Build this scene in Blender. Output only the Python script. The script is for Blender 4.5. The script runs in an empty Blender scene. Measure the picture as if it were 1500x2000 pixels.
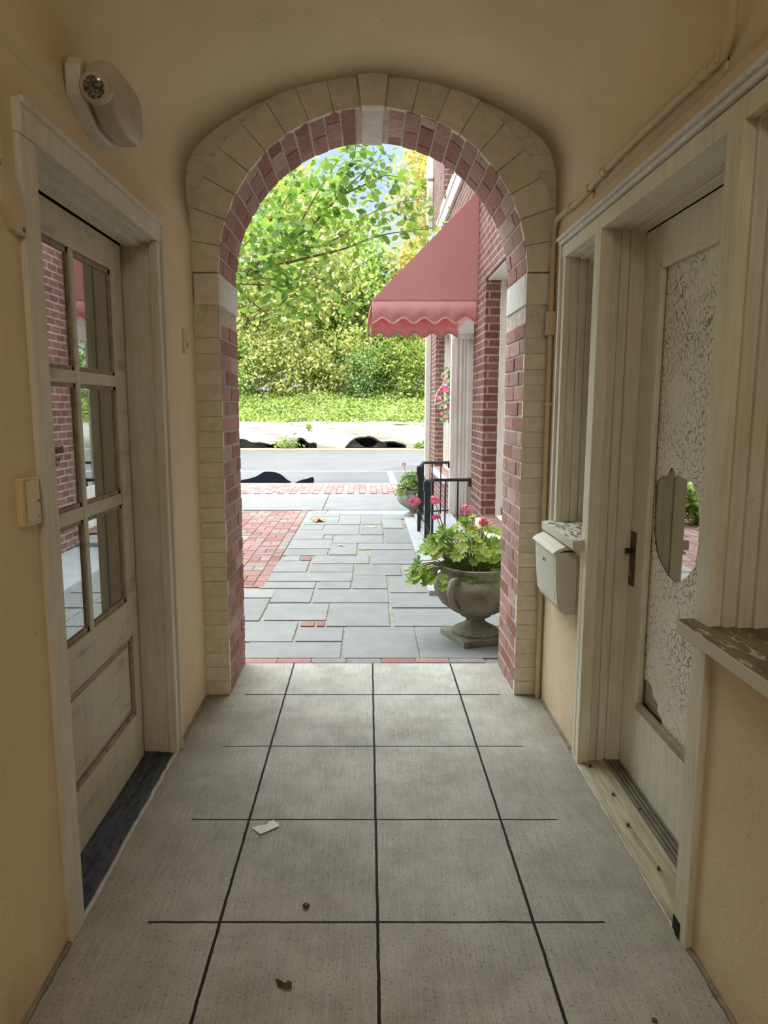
import bpy, bmesh, math, random
import numpy as np
from mathutils import Vector, Matrix
random.seed(7)
rng = np.random.default_rng(11)
PI = math.pi
SC = bpy.context.scene
COL = SC.collection

# ---------------------------------------------------------------- camera
FPX = 1387.0
cam_d = bpy.data.cameras.new('camera')
cam = bpy.data.objects.new('camera', cam_d)
COL.objects.link(cam)
cam_d.sensor_fit = 'VERTICAL'
cam_d.sensor_height = 36.0
cam_d.lens = FPX * 36.0 / 2000.0
cam_d.shift_x = 32.0 / 2000.0
cam_d.clip_start = 0.02
cam.location = (0, 0, 1.48)
cam.rotation_euler = (PI / 2 - math.atan(203 / FPX), 0, 0)
SC.camera = cam

# ---------------------------------------------------------------- view + world + sun
SC.view_settings.view_transform = 'Standard'
SC.view_settings.look = 'None'
SC.view_settings.exposure = 1.10
SC.view_settings.gamma = 1.0
SC.view_settings.use_curve_mapping = False

W = bpy.data.worlds.new('sky')
SC.world = W
W.use_nodes = True
wn = W.node_tree.nodes
wl = W.node_tree.links
wn.clear()
tc = wn.new('ShaderNodeTexCoord')
sx = wn.new('ShaderNodeSeparateXYZ')
rp = wn.new('ShaderNodeValToRGB')
rp.color_ramp.elements[0].position = 0.0
rp.color_ramp.elements[0].color = (0.085, 0.10, 0.115, 1)
rp.color_ramp.elements[1].position = 1.0
rp.color_ramp.elements[1].color = (0.95, 1.0, 1.0, 1)
e = rp.color_ramp.elements.new(0.36)
e.color = (0.062, 0.084, 0.105, 1)
e = rp.color_ramp.elements.new(0.6)
e.color = (0.85, 0.92, 0.96, 1)
nz = wn.new('ShaderNodeTexNoise')
nz.inputs['Scale'].default_value = 3.0
nz.inputs['Detail'].default_value = 5.0
cr = wn.new('ShaderNodeValToRGB')
cr.color_ramp.elements[0].position = 0.45
cr.color_ramp.elements[1].position = 0.75
mx = wn.new('ShaderNodeMixRGB')
mx.blend_type = 'SCREEN'
mx.inputs['Color2'].default_value = (0.025, 0.025, 0.025, 1)
bg = wn.new('ShaderNodeBackground')
bg.inputs['Strength'].default_value = 4.4
wo = wn.new('ShaderNodeOutputWorld')
wl.new(tc.outputs['Generated'], sx.inputs[0])
wl.new(sx.outputs['Z'], rp.inputs['Fac'])
wl.new(tc.outputs['Generated'], nz.inputs['Vector'])
wl.new(nz.outputs['Fac'], cr.inputs['Fac'])
wl.new(cr.outputs['Color'], mx.inputs['Fac'])
wl.new(rp.outputs['Color'], mx.inputs['Color1'])
wl.new(mx.outputs['Color'], bg.inputs['Color'])
wl.new(bg.outputs[0], wo.inputs[0])

sun_d = bpy.data.lights.new('sun', 'SUN')
sun_d.energy = 2.9
sun_d.angle = math.radians(1.0)
sun_d.color = (1.0, 0.95, 0.84)
sun = bpy.data.objects.new('sun', sun_d)
COL.objects.link(sun)
sun.rotation_euler = Vector((0.42, 0.78, -0.66)).to_track_quat('-Z', 'Y').to_euler()

# ---------------------------------------------------------------- mesh helpers
class MB:
    def __init__(s):
        s.v = []; s.f = []
    def add(s, vs, fs):
        o = len(s.v)
        s.v += [tuple(p) for p in vs]
        s.f += [tuple(i + o for i in f) for f in fs]
        return s
    def box(s, x0, y0, z0, x1, y1, z1):
        x0, x1 = min(x0, x1), max(x0, x1); y0, y1 = min(y0, y1), max(y0, y1); z0, z1 = min(z0, z1), max(z0, z1)
        return s.add([(x0,y0,z0),(x1,y0,z0),(x1,y1,z0),(x0,y1,z0),(x0,y0,z1),(x1,y0,z1),(x1,y1,z1),(x0,y1,z1)],
              [(0,3,2,1),(4,5,6,7),(0,1,5,4),(1,2,6,5),(2,3,7,6),(3,0,4,7)])
    def obox(s, c, size, rot):
        h = [d / 2 for d in size]
        vs = [Vector(c) + rot @ Vector((a*h[0], b*h[1], d*h[2])) for d in (-1,1) for a, b in ((-1,-1),(1,-1),(1,1),(-1,1))]
        return s.add(vs, [(0,3,2,1),(4,5,6,7),(0,1,5,4),(1,2,6,5),(2,3,7,6),(3,0,4,7)])
    def hexa(s, b, t):            # bottom loop of 4, top loop of 4
        return s.add(list(b) + list(t), [(3,2,1,0),(4,5,6,7),(0,1,5,4),(1,2,6,5),(2,3,7,6),(3,0,4,7)])
    def prism(s, poly, d):        # poly: 3D points of a planar loop, d: offset vector
        n = len(poly); d = Vector(d)
        vs = [Vector(p) for p in poly] + [Vector(p) + d for p in poly]
        fs = [tuple(range(n))[::-1], tuple(range(n, 2*n))]
        fs += [(i, (i+1) % n, n + (i+1) % n, n + i) for i in range(n)]
        return s.add(vs, fs)
    def tube(s, path, r, n=10, caps=True):
        P = [Vector(p) for p in path]
        rs = r if isinstance(r, (list, tuple)) else [r] * len(P)
        up = Vector((0, 0, 1))
        t0 = (P[1] - P[0]).normalized()
        if abs(t0.dot(up)) > .95: up = Vector((1, 0, 0))
        nrm = (up - t0 * up.dot(t0)).normalized()
        vs = []
        for i, p in enumerate(P):
            a = P[max(i-1, 0)]; b = P[min(i+1, len(P)-1)]
            t = (b - a).normalized()
            nrm = (nrm - t * nrm.dot(t)).normalized()
            bn = t.cross(nrm)
            for k in range(n):
                q = 2*PI*k/n
                vs.append(p + (nrm*math.cos(q) + bn*math.sin(q)) * rs[i])
        fs = []
        for i in range(len(P)-1):
            for k in range(n):
                a = i*n+k; b = i*n+(k+1) % n
                fs.append((a, b, b+n, a+n))
        if caps:
            fs.append(tuple(range(n))[::-1]); fs.append(tuple(range((len(P)-1)*n, len(P)*n)))
        return s.add(vs, fs)
    def lathe(s, prof, c, n=32, caps=True):   # prof: (r, z)
        vs = []
        for r, z in prof:
            for k in range(n):
                q = 2*PI*k/n
                vs.append((c[0]+r*math.cos(q), c[1]+r*math.sin(q), c[2]+z))
        fs = []
        for i in range(len(prof)-1):
            for k in range(n):
                a = i*n+k; b = i*n+(k+1) % n
                fs.append((a, b, b+n, a+n))
        if caps:
            fs.append(tuple(range(n))[::-1]); fs.append(tuple(range((len(prof)-1)*n, len(prof)*n)))
        return s.add(vs, fs)
    def build(s, name, mat, parent=None, origin=None, bevel=0, smooth=False, seg=2):
        off = Vector(origin) if origin is not None else Vector((0, 0, 0))
        if parent is not None: off = wloc(parent)
        me = bpy.data.meshes.new(name)
        me.from_pydata([tuple(Vector(p) - off) for p in s.v], [], s.f)
        bm = bmesh.new(); bm.from_mesh(me)
        bmesh.ops.recalc_face_normals(bm, faces=bm.faces)
        bm.to_mesh(me); bm.free()
        o = bpy.data.objects.new(name, me)
        COL.objects.link(o)
        if parent is not None: o.parent = parent
        else: o.location = off
        if mat: me.materials.append(mat)
        if bevel:
            m = o.modifiers.new('bevel', 'BEVEL'); m.width = bevel; m.segments = seg; m.limit_method = 'ANGLE'
            m.angle_limit = math.radians(40)
        if smooth:
            me.polygons.foreach_set('use_smooth', [True]*len(me.polygons))
            try: me.set_sharp_from_angle(angle=math.radians(42))
            except Exception: pass
        return o

def wloc(o):
    p = Vector((0, 0, 0))
    while o is not None:
        p = p + o.location; o = o.parent
    return p

def tag(o, label=None, cat=None, group=None, kind=None):
    if label: o['label'] = label
    if cat: o['category'] = cat
    if group: o['group'] = group
    if kind: o['kind'] = kind
    return o
def thing(name, loc, label, cat, group=None, kind=None):
    o = bpy.data.objects.new(name, None); COL.objects.link(o); o.location = loc
    o.empty_display_size = .1
    return tag(o, label, cat, group, kind)
def S(o): o['kind'] = 'structure'; return o

def bez(pts, k=8):
    """Catmull-Rom through the points."""
    P = [Vector(p) for p in pts]; out = []
    for i in range(len(P)-1):
        p0 = P[max(i-1,0)]; p1 = P[i]; p2 = P[i+1]; p3 = P[min(i+2,len(P)-1)]
        for j in range(k):
            t = j/k
            out.append(.5*((2*p1)+(p2-p0)*t+(2*p0-5*p1+4*p2-p3)*t*t+(3*p1-p0-3*p2+p3)*t**3))
    out.append(P[-1]); return out

# ---------------------------------------------------------------- material helpers
class NT:
    def __init__(s, name):
        s.m = bpy.data.materials.new(name); s.m.use_nodes = True
        s.t = s.m.node_tree; s.n = s.t.nodes; s.l = s.t.links
        s.b = s.n['Principled BSDF']; s.out = s.n['Material Output']
        s.tc = s.n.new('ShaderNodeTexCoord')
        s.P = s.tc.outputs['Object']
    def lk(s, a, b): s.l.new(a, b)
    def noise(s, scale, detail=4, rough=.55, vec=None, stretch=None):
        n = s.n.new('ShaderNodeTexNoise'); n.inputs['Scale'].default_value = scale
        n.inputs['Detail'].default_value = detail; n.inputs['Roughness'].default_value = rough
        v = vec or s.P
        if stretch:
            mp = s.n.new('ShaderNodeMapping'); mp.inputs['Scale'].default_value = stretch
            s.lk(v, mp.inputs['Vector']); v = mp.outputs[0]
        s.lk(v, n.inputs['Vector']); return n.outputs['Fac']
    def ramp(s, fac, stops):
        r = s.n.new('ShaderNodeValToRGB'); el = r.color_ramp.elements
        el[0].position, el[0].color = stops[0][0], col(stops[0][1])
        el[1].position, el[1].color = stops[-1][0], col(stops[-1][1])
        for p, c in stops[1:-1]:
            q = el.new(p); q.color = col(c)
        s.lk(fac, r.inputs['Fac']); return r.outputs['Color']
    def mix(s, fac, a, b, mode='MIX'):
        m = s.n.new('ShaderNodeMixRGB'); m.blend_type = mode
        for sock, v in ((m.inputs['Fac'], fac), (m.inputs['Color1'], a), (m.inputs['Color2'], b)):
            if hasattr(v, 'is_output'): s.lk(v, sock)
            elif isinstance(v, (int, float)): sock.default_value = v if sock.name == 'Fac' else (v, v, v, 1)
            else: sock.default_value = col(v)
        return m.outputs['Color']
    def math(s, op, a, b=0.0, c=None):
        m = s.n.new('ShaderNodeMath'); m.operation = op
        for i, v in enumerate((a, b, c)):
            if v is None: continue
            if hasattr(v, 'is_output'): s.lk(v, m.inputs[i])
            else: m.inputs[i].default_value = v
        return m.outputs[0]
    def xyz(s, v=None):
        q = s.n.new('ShaderNodeSeparateXYZ'); s.lk(v or s.P, q.inputs[0]); return q.outputs
    def bump(s, h, strength=.3, dist=.01):
        b = s.n.new('ShaderNodeBump'); b.inputs['Strength'].default_value = strength
        b.inputs['Distance'].default_value = dist
        s.lk(h, b.inputs['Height']); s.lk(b.outputs[0], s.b.inputs['Normal']); return s
    def base(s, c):
        if hasattr(c, 'is_output'): s.lk(c, s.b.inputs['Base Color'])
        else: s.b.inputs['Base Color'].default_value = col(c)
        return s
    def rough(s, r, spec=.3):
        s.b.inputs['Roughness'].default_value = r
        s.b.inputs['Specular IOR Level'].default_value = spec
        return s
def col(c):
    if isinstance(c, (int, float)): return (c, c, c, 1)
    return (*c, 1) if len(c) == 3 else c
def H(h):   # sRGB hex to linear
    c = [int(h[i:i+2], 16)/255 for i in (0, 2, 4)]
    return tuple(x/12.92 if x <= .04045 else ((x+.055)/1.055)**2.4 for x in c)

def mat_plain(name, c, r=.6, spec=.3, var=.12, scale=12, bump=0.0, metal=0):
    t = NT(name)
    n = t.noise(scale, 5)
    a = tuple(x*(1-var) for x in c); b = tuple(min(1, x*(1+var)) for x in c)
    t.base(t.ramp(n, [(.3, a), (.7, b)])).rough(r, spec)
    t.b.inputs['Metallic'].default_value = metal
    if bump: t.bump(t.noise(scale*6, 4), bump, .003)
    return t.m

def mat_stucco(name, c):
    t = NT(name)
    big = t.noise(1.6, 5, .6); fine = t.noise(26, 6, .65); st = t.noise(9, 5, .6, stretch=(1.2, 1.2, .35))
    base = t.ramp(big, [(.3, tuple(x*.90 for x in c)), (.7, tuple(x*1.05 for x in c))])
    spots = t.ramp(t.noise(42, 3, .5), [(.70, (1,1,1)), (.76, (.55,.45,.33))])
    base = t.mix(.5, base, spots, 'MULTIPLY')
    z = t.xyz()['Z']
    grime = t.ramp(t.math('ADD', z, t.math('MULTIPLY', t.noise(5, 5), .35)), [(.16, (.72,.66,.56)), (.34, (1,1,1))])
    base = t.mix(.6, base, grime, 'MULTIPLY')
    t.base(base).rough(.92, .15)
    t.bump(t.math('ADD', t.math('MULTIPLY', fine, .5), t.math('ADD', t.math('MULTIPLY', st, .6), t.math('MULTIPLY', t.noise(90, 3), .2))), .55, .012)
    return t.m

def mat_paint(name, c, wear=.5, streak=(14, 14, 1.2)):
    t = NT(name)
    s = t.noise(4.0, 6, .6, stretch=streak)
    base = t.ramp(s, [(.25, tuple(x*.82 for x in c)), (.55, c), (.8, tuple(min(1, x*1.06) for x in c))])
    d = t.ramp(t.noise(22, 5, .6), [(.70, (1,1,1)), (.79, (.42,.36,.28))])
    base = t.mix(wear, base, d, 'MULTIPLY')
    g = t.ramp(t.noise(2.2, 6, .65), [(.38, (.84,.80,.70)), (.6, (1,1,1))])
    base = t.mix(.6, base, g, 'MULTIPLY')
    t.base(base).rough(.55, .35)
    t.bump(t.noise(6.0, 6, .6, stretch=streak), .12, .004)
    return t.m

def box_uv(t):
    """(u, v) picked by face normal: wall faces use the horizontal axis and z, flat faces x and y."""
    geo = t.n.new('ShaderNodeNewGeometry')
    N = t.xyz(geo.outputs['True Normal']); P = t.xyz()
    ax = t.math('GREATER_THAN', t.math('ABSOLUTE', N['X']), .7)
    az = t.math('GREATER_THAN', t.math('ABSOLUTE', N['Z']), .7)
    u = t.math('ADD', t.math('MULTIPLY', P['Y'], ax), t.math('MULTIPLY', P['X'], t.math('SUBTRACT', 1, ax)))
    v = t.math('ADD', t.math('MULTIPLY', P['Y'], az), t.math('MULTIPLY', P['Z'], t.math('SUBTRACT', 1, az)))
    cb = t.n.new('ShaderNodeCombineXYZ')
    t.lk(u, cb.inputs['X']); t.lk(v, cb.inputs['Y'])
    return cb.outputs[0]

def mat_brickwall(name, c1, c2, mortar, w=.21, h=.0735, m=.009, flat=False):
    t = NT(name)
    uv = t.P if flat else box_uv(t)
    # wobble
    nn = t.n.new('ShaderNodeTexNoise'); nn.inputs['Scale'].default_value = 9
    t.lk(t.P, nn.inputs['Vector'])
    vm = t.n.new('ShaderNodeVectorMath'); vm.operation = 'MULTIPLY_ADD'
    vm.inputs[1].default_value = (.006, .006, 0)
    t.lk(nn.outputs['Color'], vm.inputs[0]); t.lk(uv, vm.inputs[2])
    def br(ca, cb_, cm):
        b = t.n.new('ShaderNodeTexBrick'); b.offset = .5
        b.inputs['Scale'].default_value = 1; b.inputs['Brick Width'].default_value = w
        b.inputs['Row Height'].default_value = h; b.inputs['Mortar Size'].default_value = m
        b.inputs['Mortar Smooth'].default_value = .15
        b.inputs['Color1'].default_value = col(ca); b.inputs['Color2'].default_value = col(cb_); b.inputs['Mortar'].default_value = col(cm)
        t.lk(vm.outputs[0], b.inputs['Vector']); return b
    b = br(c1, c2, mortar)
    v = t.ramp(t.noise(28, 5, .65), [(.3, (.78,.76,.78)), (.7, (1.12,1.1,1.08))])
    v2 = t.ramp(t.noise(5, 3, .6), [(.35, (.72,.70,.74)), (.65, (1.1,1.08,1.05))])
    base = t.mix(.7, t.mix(1, b.outputs['Color'], v, 'MULTIPLY'), v2, 'MULTIPLY')
    t.base(base).rough(.88, .2)
    hh = t.math('ADD', t.math('SUBTRACT', 1, b.outputs['Fac']), t.math('MULTIPLY', t.noise(70, 4), .25))
    t.bump(hh, .7, .008)
    return t.m

def mat_island(name, stops, r=.85, nscale=30, nvar=.25, bump=.4, spec=.2):
    """per-piece colour for meshes made of separate bricks, stones or leaves"""
    t = NT(name)
    g = t.n.new('ShaderNodeNewGeometry')
    c = t.ramp(g.outputs['Random Per Island'], stops)
    v = t.ramp(t.noise(nscale, 6, .65), [(.3, 1-nvar), (.7, 1+nvar*.6)])
    t.base(t.mix(1, c, v, 'MULTIPLY')).rough(r, spec)
    if bump: t.bump(t.noise(nscale*2.2, 5), bump, .006)
    return t.m

def mat_leaf(name, stops, trans=.45, r=.5):
    t = NT(name)
    g = t.n.new('ShaderNodeNewGeometry')
    c = t.ramp(g.outputs['Random Per Island'], stops)
    t.base(c).rough(r, .3)
    tr = t.n.new('ShaderNodeBsdfTranslucent'); t.lk(t.mix(1, c, (1.15, 1.2, .55), 'MULTIPLY'), tr.inputs['Color'])
    ms = t.n.new('ShaderNodeMixShader'); ms.inputs[0].default_value = trans
    t.lk(t.b.outputs[0], ms.inputs[1]); t.lk(tr.outputs[0], ms.inputs[2]); t.lk(ms.outputs[0], t.out.inputs[0])
    return t.m

def mat_glass(name, refl=.5, tint=(.75, .8, .78)):
    t = NT(name)
    gl = t.n.new('ShaderNodeBsdfGlossy'); gl.inputs['Roughness'].default_value = .012
    gl.inputs['Color'].default_value = (.95, .97, .96, 1)
    tr = t.n.new('ShaderNodeBsdfTransparent'); tr.inputs['Color'].default_value = col(tint)
    ms = t.n.new('ShaderNodeMixShader'); ms.inputs[0].default_value = refl
    t.lk(tr.outputs[0], ms.inputs[1]); t.lk(gl.outputs[0], ms.inputs[2]); t.lk(ms.outputs[0], t.out.inputs[0])
    return t.m

M = {}
M['stucco'] = mat_stucco('cream_stucco', (.765, .628, .425))
M['ceiling'] = M['stucco']
M['paintbrick'] = mat_island('cream_painted_brick', [(0, (.70,.63,.50)), (1, (.77,.695,.56))], .85, 22, .14, .5)
M['paintmortar'] = mat_plain('cream_painted_mortar', (.68, .61, .48), .9, .2, .2, 20, .4)
M['keystone'] = mat_plain('painted_stone', (.72, .65, .53), .8, .2, .1, 14, .3)
M['stone'] = mat_plain('pale_stone', (.62, .60, .55), .8, .25, .1, 14, .3)
M['redbrick'] = mat_island('red_brick', [(0, (.27,.13,.11)), (.3, (.35,.18,.155)), (.6, (.42,.235,.20)), (.85, (.34,.22,.20)), (1, (.50,.34,.29))], .9, 34, .28, .6)
M['mortar'] = mat_plain('brick_mortar', (.50, .43, .37), .95, .1, .25, 25, .5)
M['brickwall'] = mat_brickwall('courtyard_brick', (.17,.075,.065), (.26,.13,.105), (.37,.325,.29))
M['facade'] = mat_brickwall('facade_brick', (.36,.15,.12), (.48,.24,.2), (.52,.46,.4))
M['white'] = mat_paint('cream_white_paint', (.69, .655, .55), .55)
M['whitedoor'] = mat_paint('grey_white_paint', (.64, .605, .51), .4)
def scuff(m):
    nt = m.node_tree; P_ = nt.nodes['Principled BSDF']; src = P_.inputs['Base Color'].links[0].from_socket
    tcn = nt.nodes.new('ShaderNodeTexCoord'); mp_ = nt.nodes.new('ShaderNodeMapping'); mp_.inputs['Rotation'].default_value = (.75, 0, 0); mp_.inputs['Scale'].default_value = (1, 1.2, 7)
    nn_ = nt.nodes.new('ShaderNodeTexNoise'); nn_.inputs['Scale'].default_value = 2.6; nn_.inputs['Detail'].default_value = 6
    r_ = nt.nodes.new('ShaderNodeValToRGB'); r_.color_ramp.elements[0].position = .56; r_.color_ramp.elements[0].color = (1, 1, 1, 1); r_.color_ramp.elements[1].position = .70; r_.color_ramp.elements[1].color = (.55, .53, .50, 1)
    mm = nt.nodes.new('ShaderNodeMixRGB'); mm.blend_type = 'MULTIPLY'; mm.inputs['Fac'].default_value = .8
    L_ = nt.links
    L_.new(tcn.outputs['Object'], mp_.inputs['Vector']); L_.new(mp_.outputs[0], nn_.inputs['Vector']); L_.new(nn_.outputs['Fac'], r_.inputs['Fac'])
    L_.new(src, mm.inputs['Color1']); L_.new(r_.outputs['Color'], mm.inputs['Color2']); L_.new(mm.outputs[0], P_.inputs['Base Color'])
scuff(M['whitedoor'])
M['rwhite'] = mat_paint('ivory_paint', (.77, .75, .61), .5)
M['bright'] = mat_paint('bright_white_paint', (.80, .79, .76), .3)
M['black'] = mat_plain('black_iron', (.012, .018, .022), .45, .5, .2, 30)
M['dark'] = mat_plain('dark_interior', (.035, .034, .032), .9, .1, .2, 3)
M['gap'] = mat_plain('dark_gap', (.012, .012, .015), .9, .1, .2, 8)
M['glass'] = mat_glass('door_glass', .52)
M['shopglass'] = mat_glass('shop_glass', .6)
M['pipe'] = mat_plain('painted_conduit', (.62, .50, .33), .55, .35, .08, 18)
M['plastic'] = mat_plain('aged_white_plastic', (.66, .61, .52), .4, .4, .1, 9)
M['plasticcover'] = mat_plain('aged_beige_plastic', (.50, .43, .34), .38, .45, .1, 9)
M['ivory'] = mat_plain('ivory_plastic', (.66, .54, .30), .45, .4, .06, 9)
M['mailbox'] = mat_plain('off_white_enamel', (.70, .69, .60), .35, .45, .06, 7)
M['brownmetal'] = mat_plain('brown_lock_metal', (.075, .035, .022), .45, .5, .3, 20)
M['awning'] = None

# ---------------------------------------------------------------- floor material: broomed concrete with tooled joints
def mat_concrete():
    t = NT('broomed_concrete')
    P = t.xyz()
    broom = t.noise(60, 4, .6, stretch=(3.2, .10, 1)); pits = t.noise(120, 3, .6); big = t.noise(1.4, 6, .62); med = t.noise(8, 6, .65)
    c = t.ramp(broom, [(.3, (.41,.40,.365)), (.7, (.55,.54,.505))])
    c = t.mix(.75, c, t.ramp(big, [(.34, (.66,.65,.61)), (.60, (1.06,1.05,1.03))]), 'MULTIPLY')
    c = t.mix(.6, c, t.ramp(med, [(.35, (.72,.71,.69)), (.6, (1.04,1.04,1.03))]), 'MULTIPLY')
    c = t.mix(.7, c, t.ramp(pits, [(.32, (.30,.29,.27)), (.43, (1,1,1))]), 'MULTIPLY')
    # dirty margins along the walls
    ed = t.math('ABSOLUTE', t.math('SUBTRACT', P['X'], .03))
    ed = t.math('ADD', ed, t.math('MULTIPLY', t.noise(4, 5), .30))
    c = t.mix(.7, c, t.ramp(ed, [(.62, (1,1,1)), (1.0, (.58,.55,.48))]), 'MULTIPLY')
    wob = t.math('MULTIPLY', t.math('SUBTRACT', t.noise(14, 3), .5), .006)
    X = t.math('ADD', P['X'], wob); Y = t.math('ADD', P['Y'], wob)
    def line(v, p, w): return t.math('LESS_THAN', t.math('ABSOLUTE', t.math('SUBTRACT', v, p)), w)
    m = None
    for p in (-.430, .029, .483):
        q = line(X, p, .0045); m = q if m is None else t.math('MAXIMUM', m, q)
    inside = t.math('LESS_THAN', t.math('ABSOLUTE', t.math('SUBTRACT', P['X'], .025)), .665)
    my = None
    for p in (.80, 1.335, 1.872, 2.392, 2.958, 3.53):
        q = line(Y, p, .0042); my = q if my is None else t.math('MAXIMUM', my, q)
    m = t.math('MAXIMUM', m, t.math('MULTIPLY', my, inside))
    c = t.mix(m, c, (.018, .016, .015))
    t.base(c).rough(.82, .25)
    h = t.math('SUBTRACT', t.math('ADD', t.math('MULTIPLY', broom, .4), t.math('MULTIPLY', pits, .3)), t.math('MULTIPLY', m, 1.5))
    t.bump(h, .5, .005)
    return t.m
M['concrete'] = mat_concrete()

# ================================================================ SETTING: the passage
XL, XR, YA, YB = -.836, .893, 3.53, 3.99
CX, RA = .024, .737
ZS = 2.104                      # spring of the arch
def boxes(*bs):
    m = MB()
    for b in bs: m.box(*b)
    return m

S(boxes((-1.08, -2.6, -.12, 1.14, YB, 0)).build('floor', M['concrete']))
ZW = 2.30
LY0, LY1, LZ = 1.872, 2.90, 2.13       # left door opening
S(boxes((-1.08, -2.6, 0, XL, LY0, ZW), (-1.08, LY1, 0, XL, YA+.05, ZW), (-1.08, LY0, LZ, XL, LY1, ZW)).build('wall_left', M['stucco']))
RY0, RY1 = .95, 3.30                   # right frame: sidelight, door, sidelight
RTOP = 2.20
S(boxes((XR, -2.6, 0, 1.14, RY0, ZW), (XR, RY1, 0, 1.14, YA+.05, ZW), (XR, RY0, RTOP, 1.14, RY1, ZW),
        (XR, 2.862, 0, 1.14, RY1, .93), (XR, RY0, 0, 1.14, 1.762, .90)).build('wall_right', M['stucco']))
S(boxes((-1.08, -2.75, 0, 1.14, -2.6, 3.2)).build('wall_back', M['stucco']))

# vault: wall top, soft cove, segmental arc, as one smooth shell with thickness
def vault_profile():
    half = .90; rise = .356
    R = (half**2 + rise**2) / (2*rise)
    zc = 2.991 - R
    pts = [Vector((XL, ZW)), Vector((XL-.010, 2.40)), Vector((XL-.024, 2.50)), Vector((XL-.040, 2.60))]
    a0 = math.asin(half / R)
    n = 28
    arc = [Vector((CX + R*math.sin(-a0 + 2*a0*i/n), zc + R*math.cos(-a0 + 2*a0*i/n))) for i in range(n+1)]
    pts += arc[1:-1]
    pts += [Vector((XR-.006, 2.60)), Vector((XR-.002, 2.50)), Vector((XR, 2.40)), Vector((XR, ZW))]
    # soften
    for _ in range(2):
        q = [pts[0]]
        for i in range(1, len(pts)-1): q.append((pts[i-1] + 2*pts[i] + pts[i+1]) / 4)
        q.append(pts[-1]); pts = q
    return pts
vp = vault_profile()
mb = MB()
ys = [-2.6 + i*(YA + .03 + 2.6)/10 for i in range(11)]
for y in ys:
    for p in vp: mb.v.append((p.x, y, p.y))
n = len(vp)
for j in range(10):
    for i in range(n-1): mb.f.append((j*n+i, j*n+i+1, (j+1)*n+i+1, (j+1)*n+i))
ce = S(mb.build('ceiling', M['ceiling'], smooth=True))
so = ce.modifiers.new('thick', 'SOLIDIFY'); so.thickness = .10; so.offset = 1.0

# ---- arch wall: mortar core, brick soffit and piers, painted face
def arc_pt(a, r, y): return (CX + r*math.cos(a), y, ZS + .018 + r*math.sin(a))
XP0, XP1 = -.713, .761          # pier inner faces
core = MB()
core.box(-1.08, YA, 0, XP0-.008, YB, ZS)
core.box(XP1+.008, YA, 0, 1.117, YB, ZS)
N = 40
for i in range(N):
    a0, a1 = PI*i/N, PI*(i+1)/N
    def top(a):
        x = CX + 1.5*math.cos(a)
        k = min(1.5, 1.08/max(abs(math.cos(a)), 1e-3), 1.3/max(math.sin(a), 1e-3))
        return k
    r0 = RA + .008
    q = [arc_pt(a0, r0, 0), arc_pt(a1, r0, 0), arc_pt(a1, top(a1), 0), arc_pt(a0, top(a0), 0)]
    core.hexa([(p[0], YA, p[2]) for p in q], [(p[0], YB, p[2]) for p in q])
wall_front = S(core.build('wall_front', M['paintmortar']))
# the mortar seen between the soffit bricks is its own skin
sk = MB()
for i in range(N):
    a0, a1 = PI*i/N, PI*(i+1)/N
    p = [arc_pt(a0, RA+.004, YA+.002), arc_pt(a1, RA+.004, YA+.002), arc_pt(a1, RA+.012, YA+.002), arc_pt(a0, RA+.012, YA+.002)]
    sk.hexa(p, [(v[0], YB-.001, v[2]) for v in p])
sk.box(XP0-.012, YA+.002, 0, XP0-.004, YB-.001, ZS+.02)
sk.box(XP1+.004, YA+.002, 0, XP1+.012, YB-.001, ZS+.02)
sk.build('mortar_joint', M['mortar'], wall_front)

rb = MB()
def jit(s=.003): return random.uniform(-s, s)
COURSE = .0757
J = .010
def course_split(k):
    d = YB - YA
    if k % 2 == 0: c = [0, .5*d, d]
    else: c = [0, .24*d, .76*d, d]
    return [YA + v for v in c]
nz_c = int(1.968 / COURSE)
for side, xf, sg in (('l', XP0, -1), ('r', XP1, 1)):
    for k in range(nz_c):
        z0, z1 = k*COURSE + J/2, (k+1)*COURSE - J/2
        ysp = course_split(k)
        for a, b in zip(ysp[:-1], ysp[1:]):
            x = xf + jit(.0025)
            rb.box(x, a+J/2*(a > YA), z0+jit(.0015), x + sg*.06, b-J/2, z1+jit(.0015))
# voussoirs of the soffit
na = 30
for i in range(na):
    a0, a1 = PI*(i)/na, PI*(i+1)/na
    am = (a0+a1)/2
    if abs(am - PI/2) < .062: continue
    g = J/2/RA
    ysp = course_split(i)
    for a, b in zip(ysp[:-1], ysp[1:]):
        rr = RA + jit(.003)
        c = [arc_pt(a0+g, rr, 0), arc_pt(a1-g, rr+jit(.0015), 0), arc_pt(a1-g, RA+.06, 0), arc_pt(a0+g, RA+.06, 0)]
        y0, y1 = a + J/2*(a > YA), b - J/2
        rb.hexa([(p[0], y0, p[2]) for p in c], [(p[0], y1, p[2]) for p in c])
rb.build('soffit_brick', M['redbrick'], wall_front, bevel=.003)
# spring stones and keystone through the wall
st = MB()
st.box(XP0-.06, YA+.004, 1.972, XP0+.004, YB+.004, ZS+.012)
st.box(XP1-.004, YA+.004, 1.972, XP1+.06, YB+.004, ZS+.012)
kh = .052
st.hexa([(CX-kh, YA+.004, ZS+.018+RA-.006), (CX+kh, YA+.004, ZS+.018+RA-.006), (CX+kh, YB+.006, ZS+.018+RA-.006), (CX-kh, YB+.006, ZS+.018+RA-.006)],
        [(CX-kh-.01, YA+.004, 2.92), (CX+kh+.01, YA+.004, 2.92), (CX+kh+.01, YB+.006, 2.92), (CX-kh-.01, YB+.006, 2.92)])
st.build('soffit_stone', M['stone'], wall_front, bevel=.004)
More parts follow.
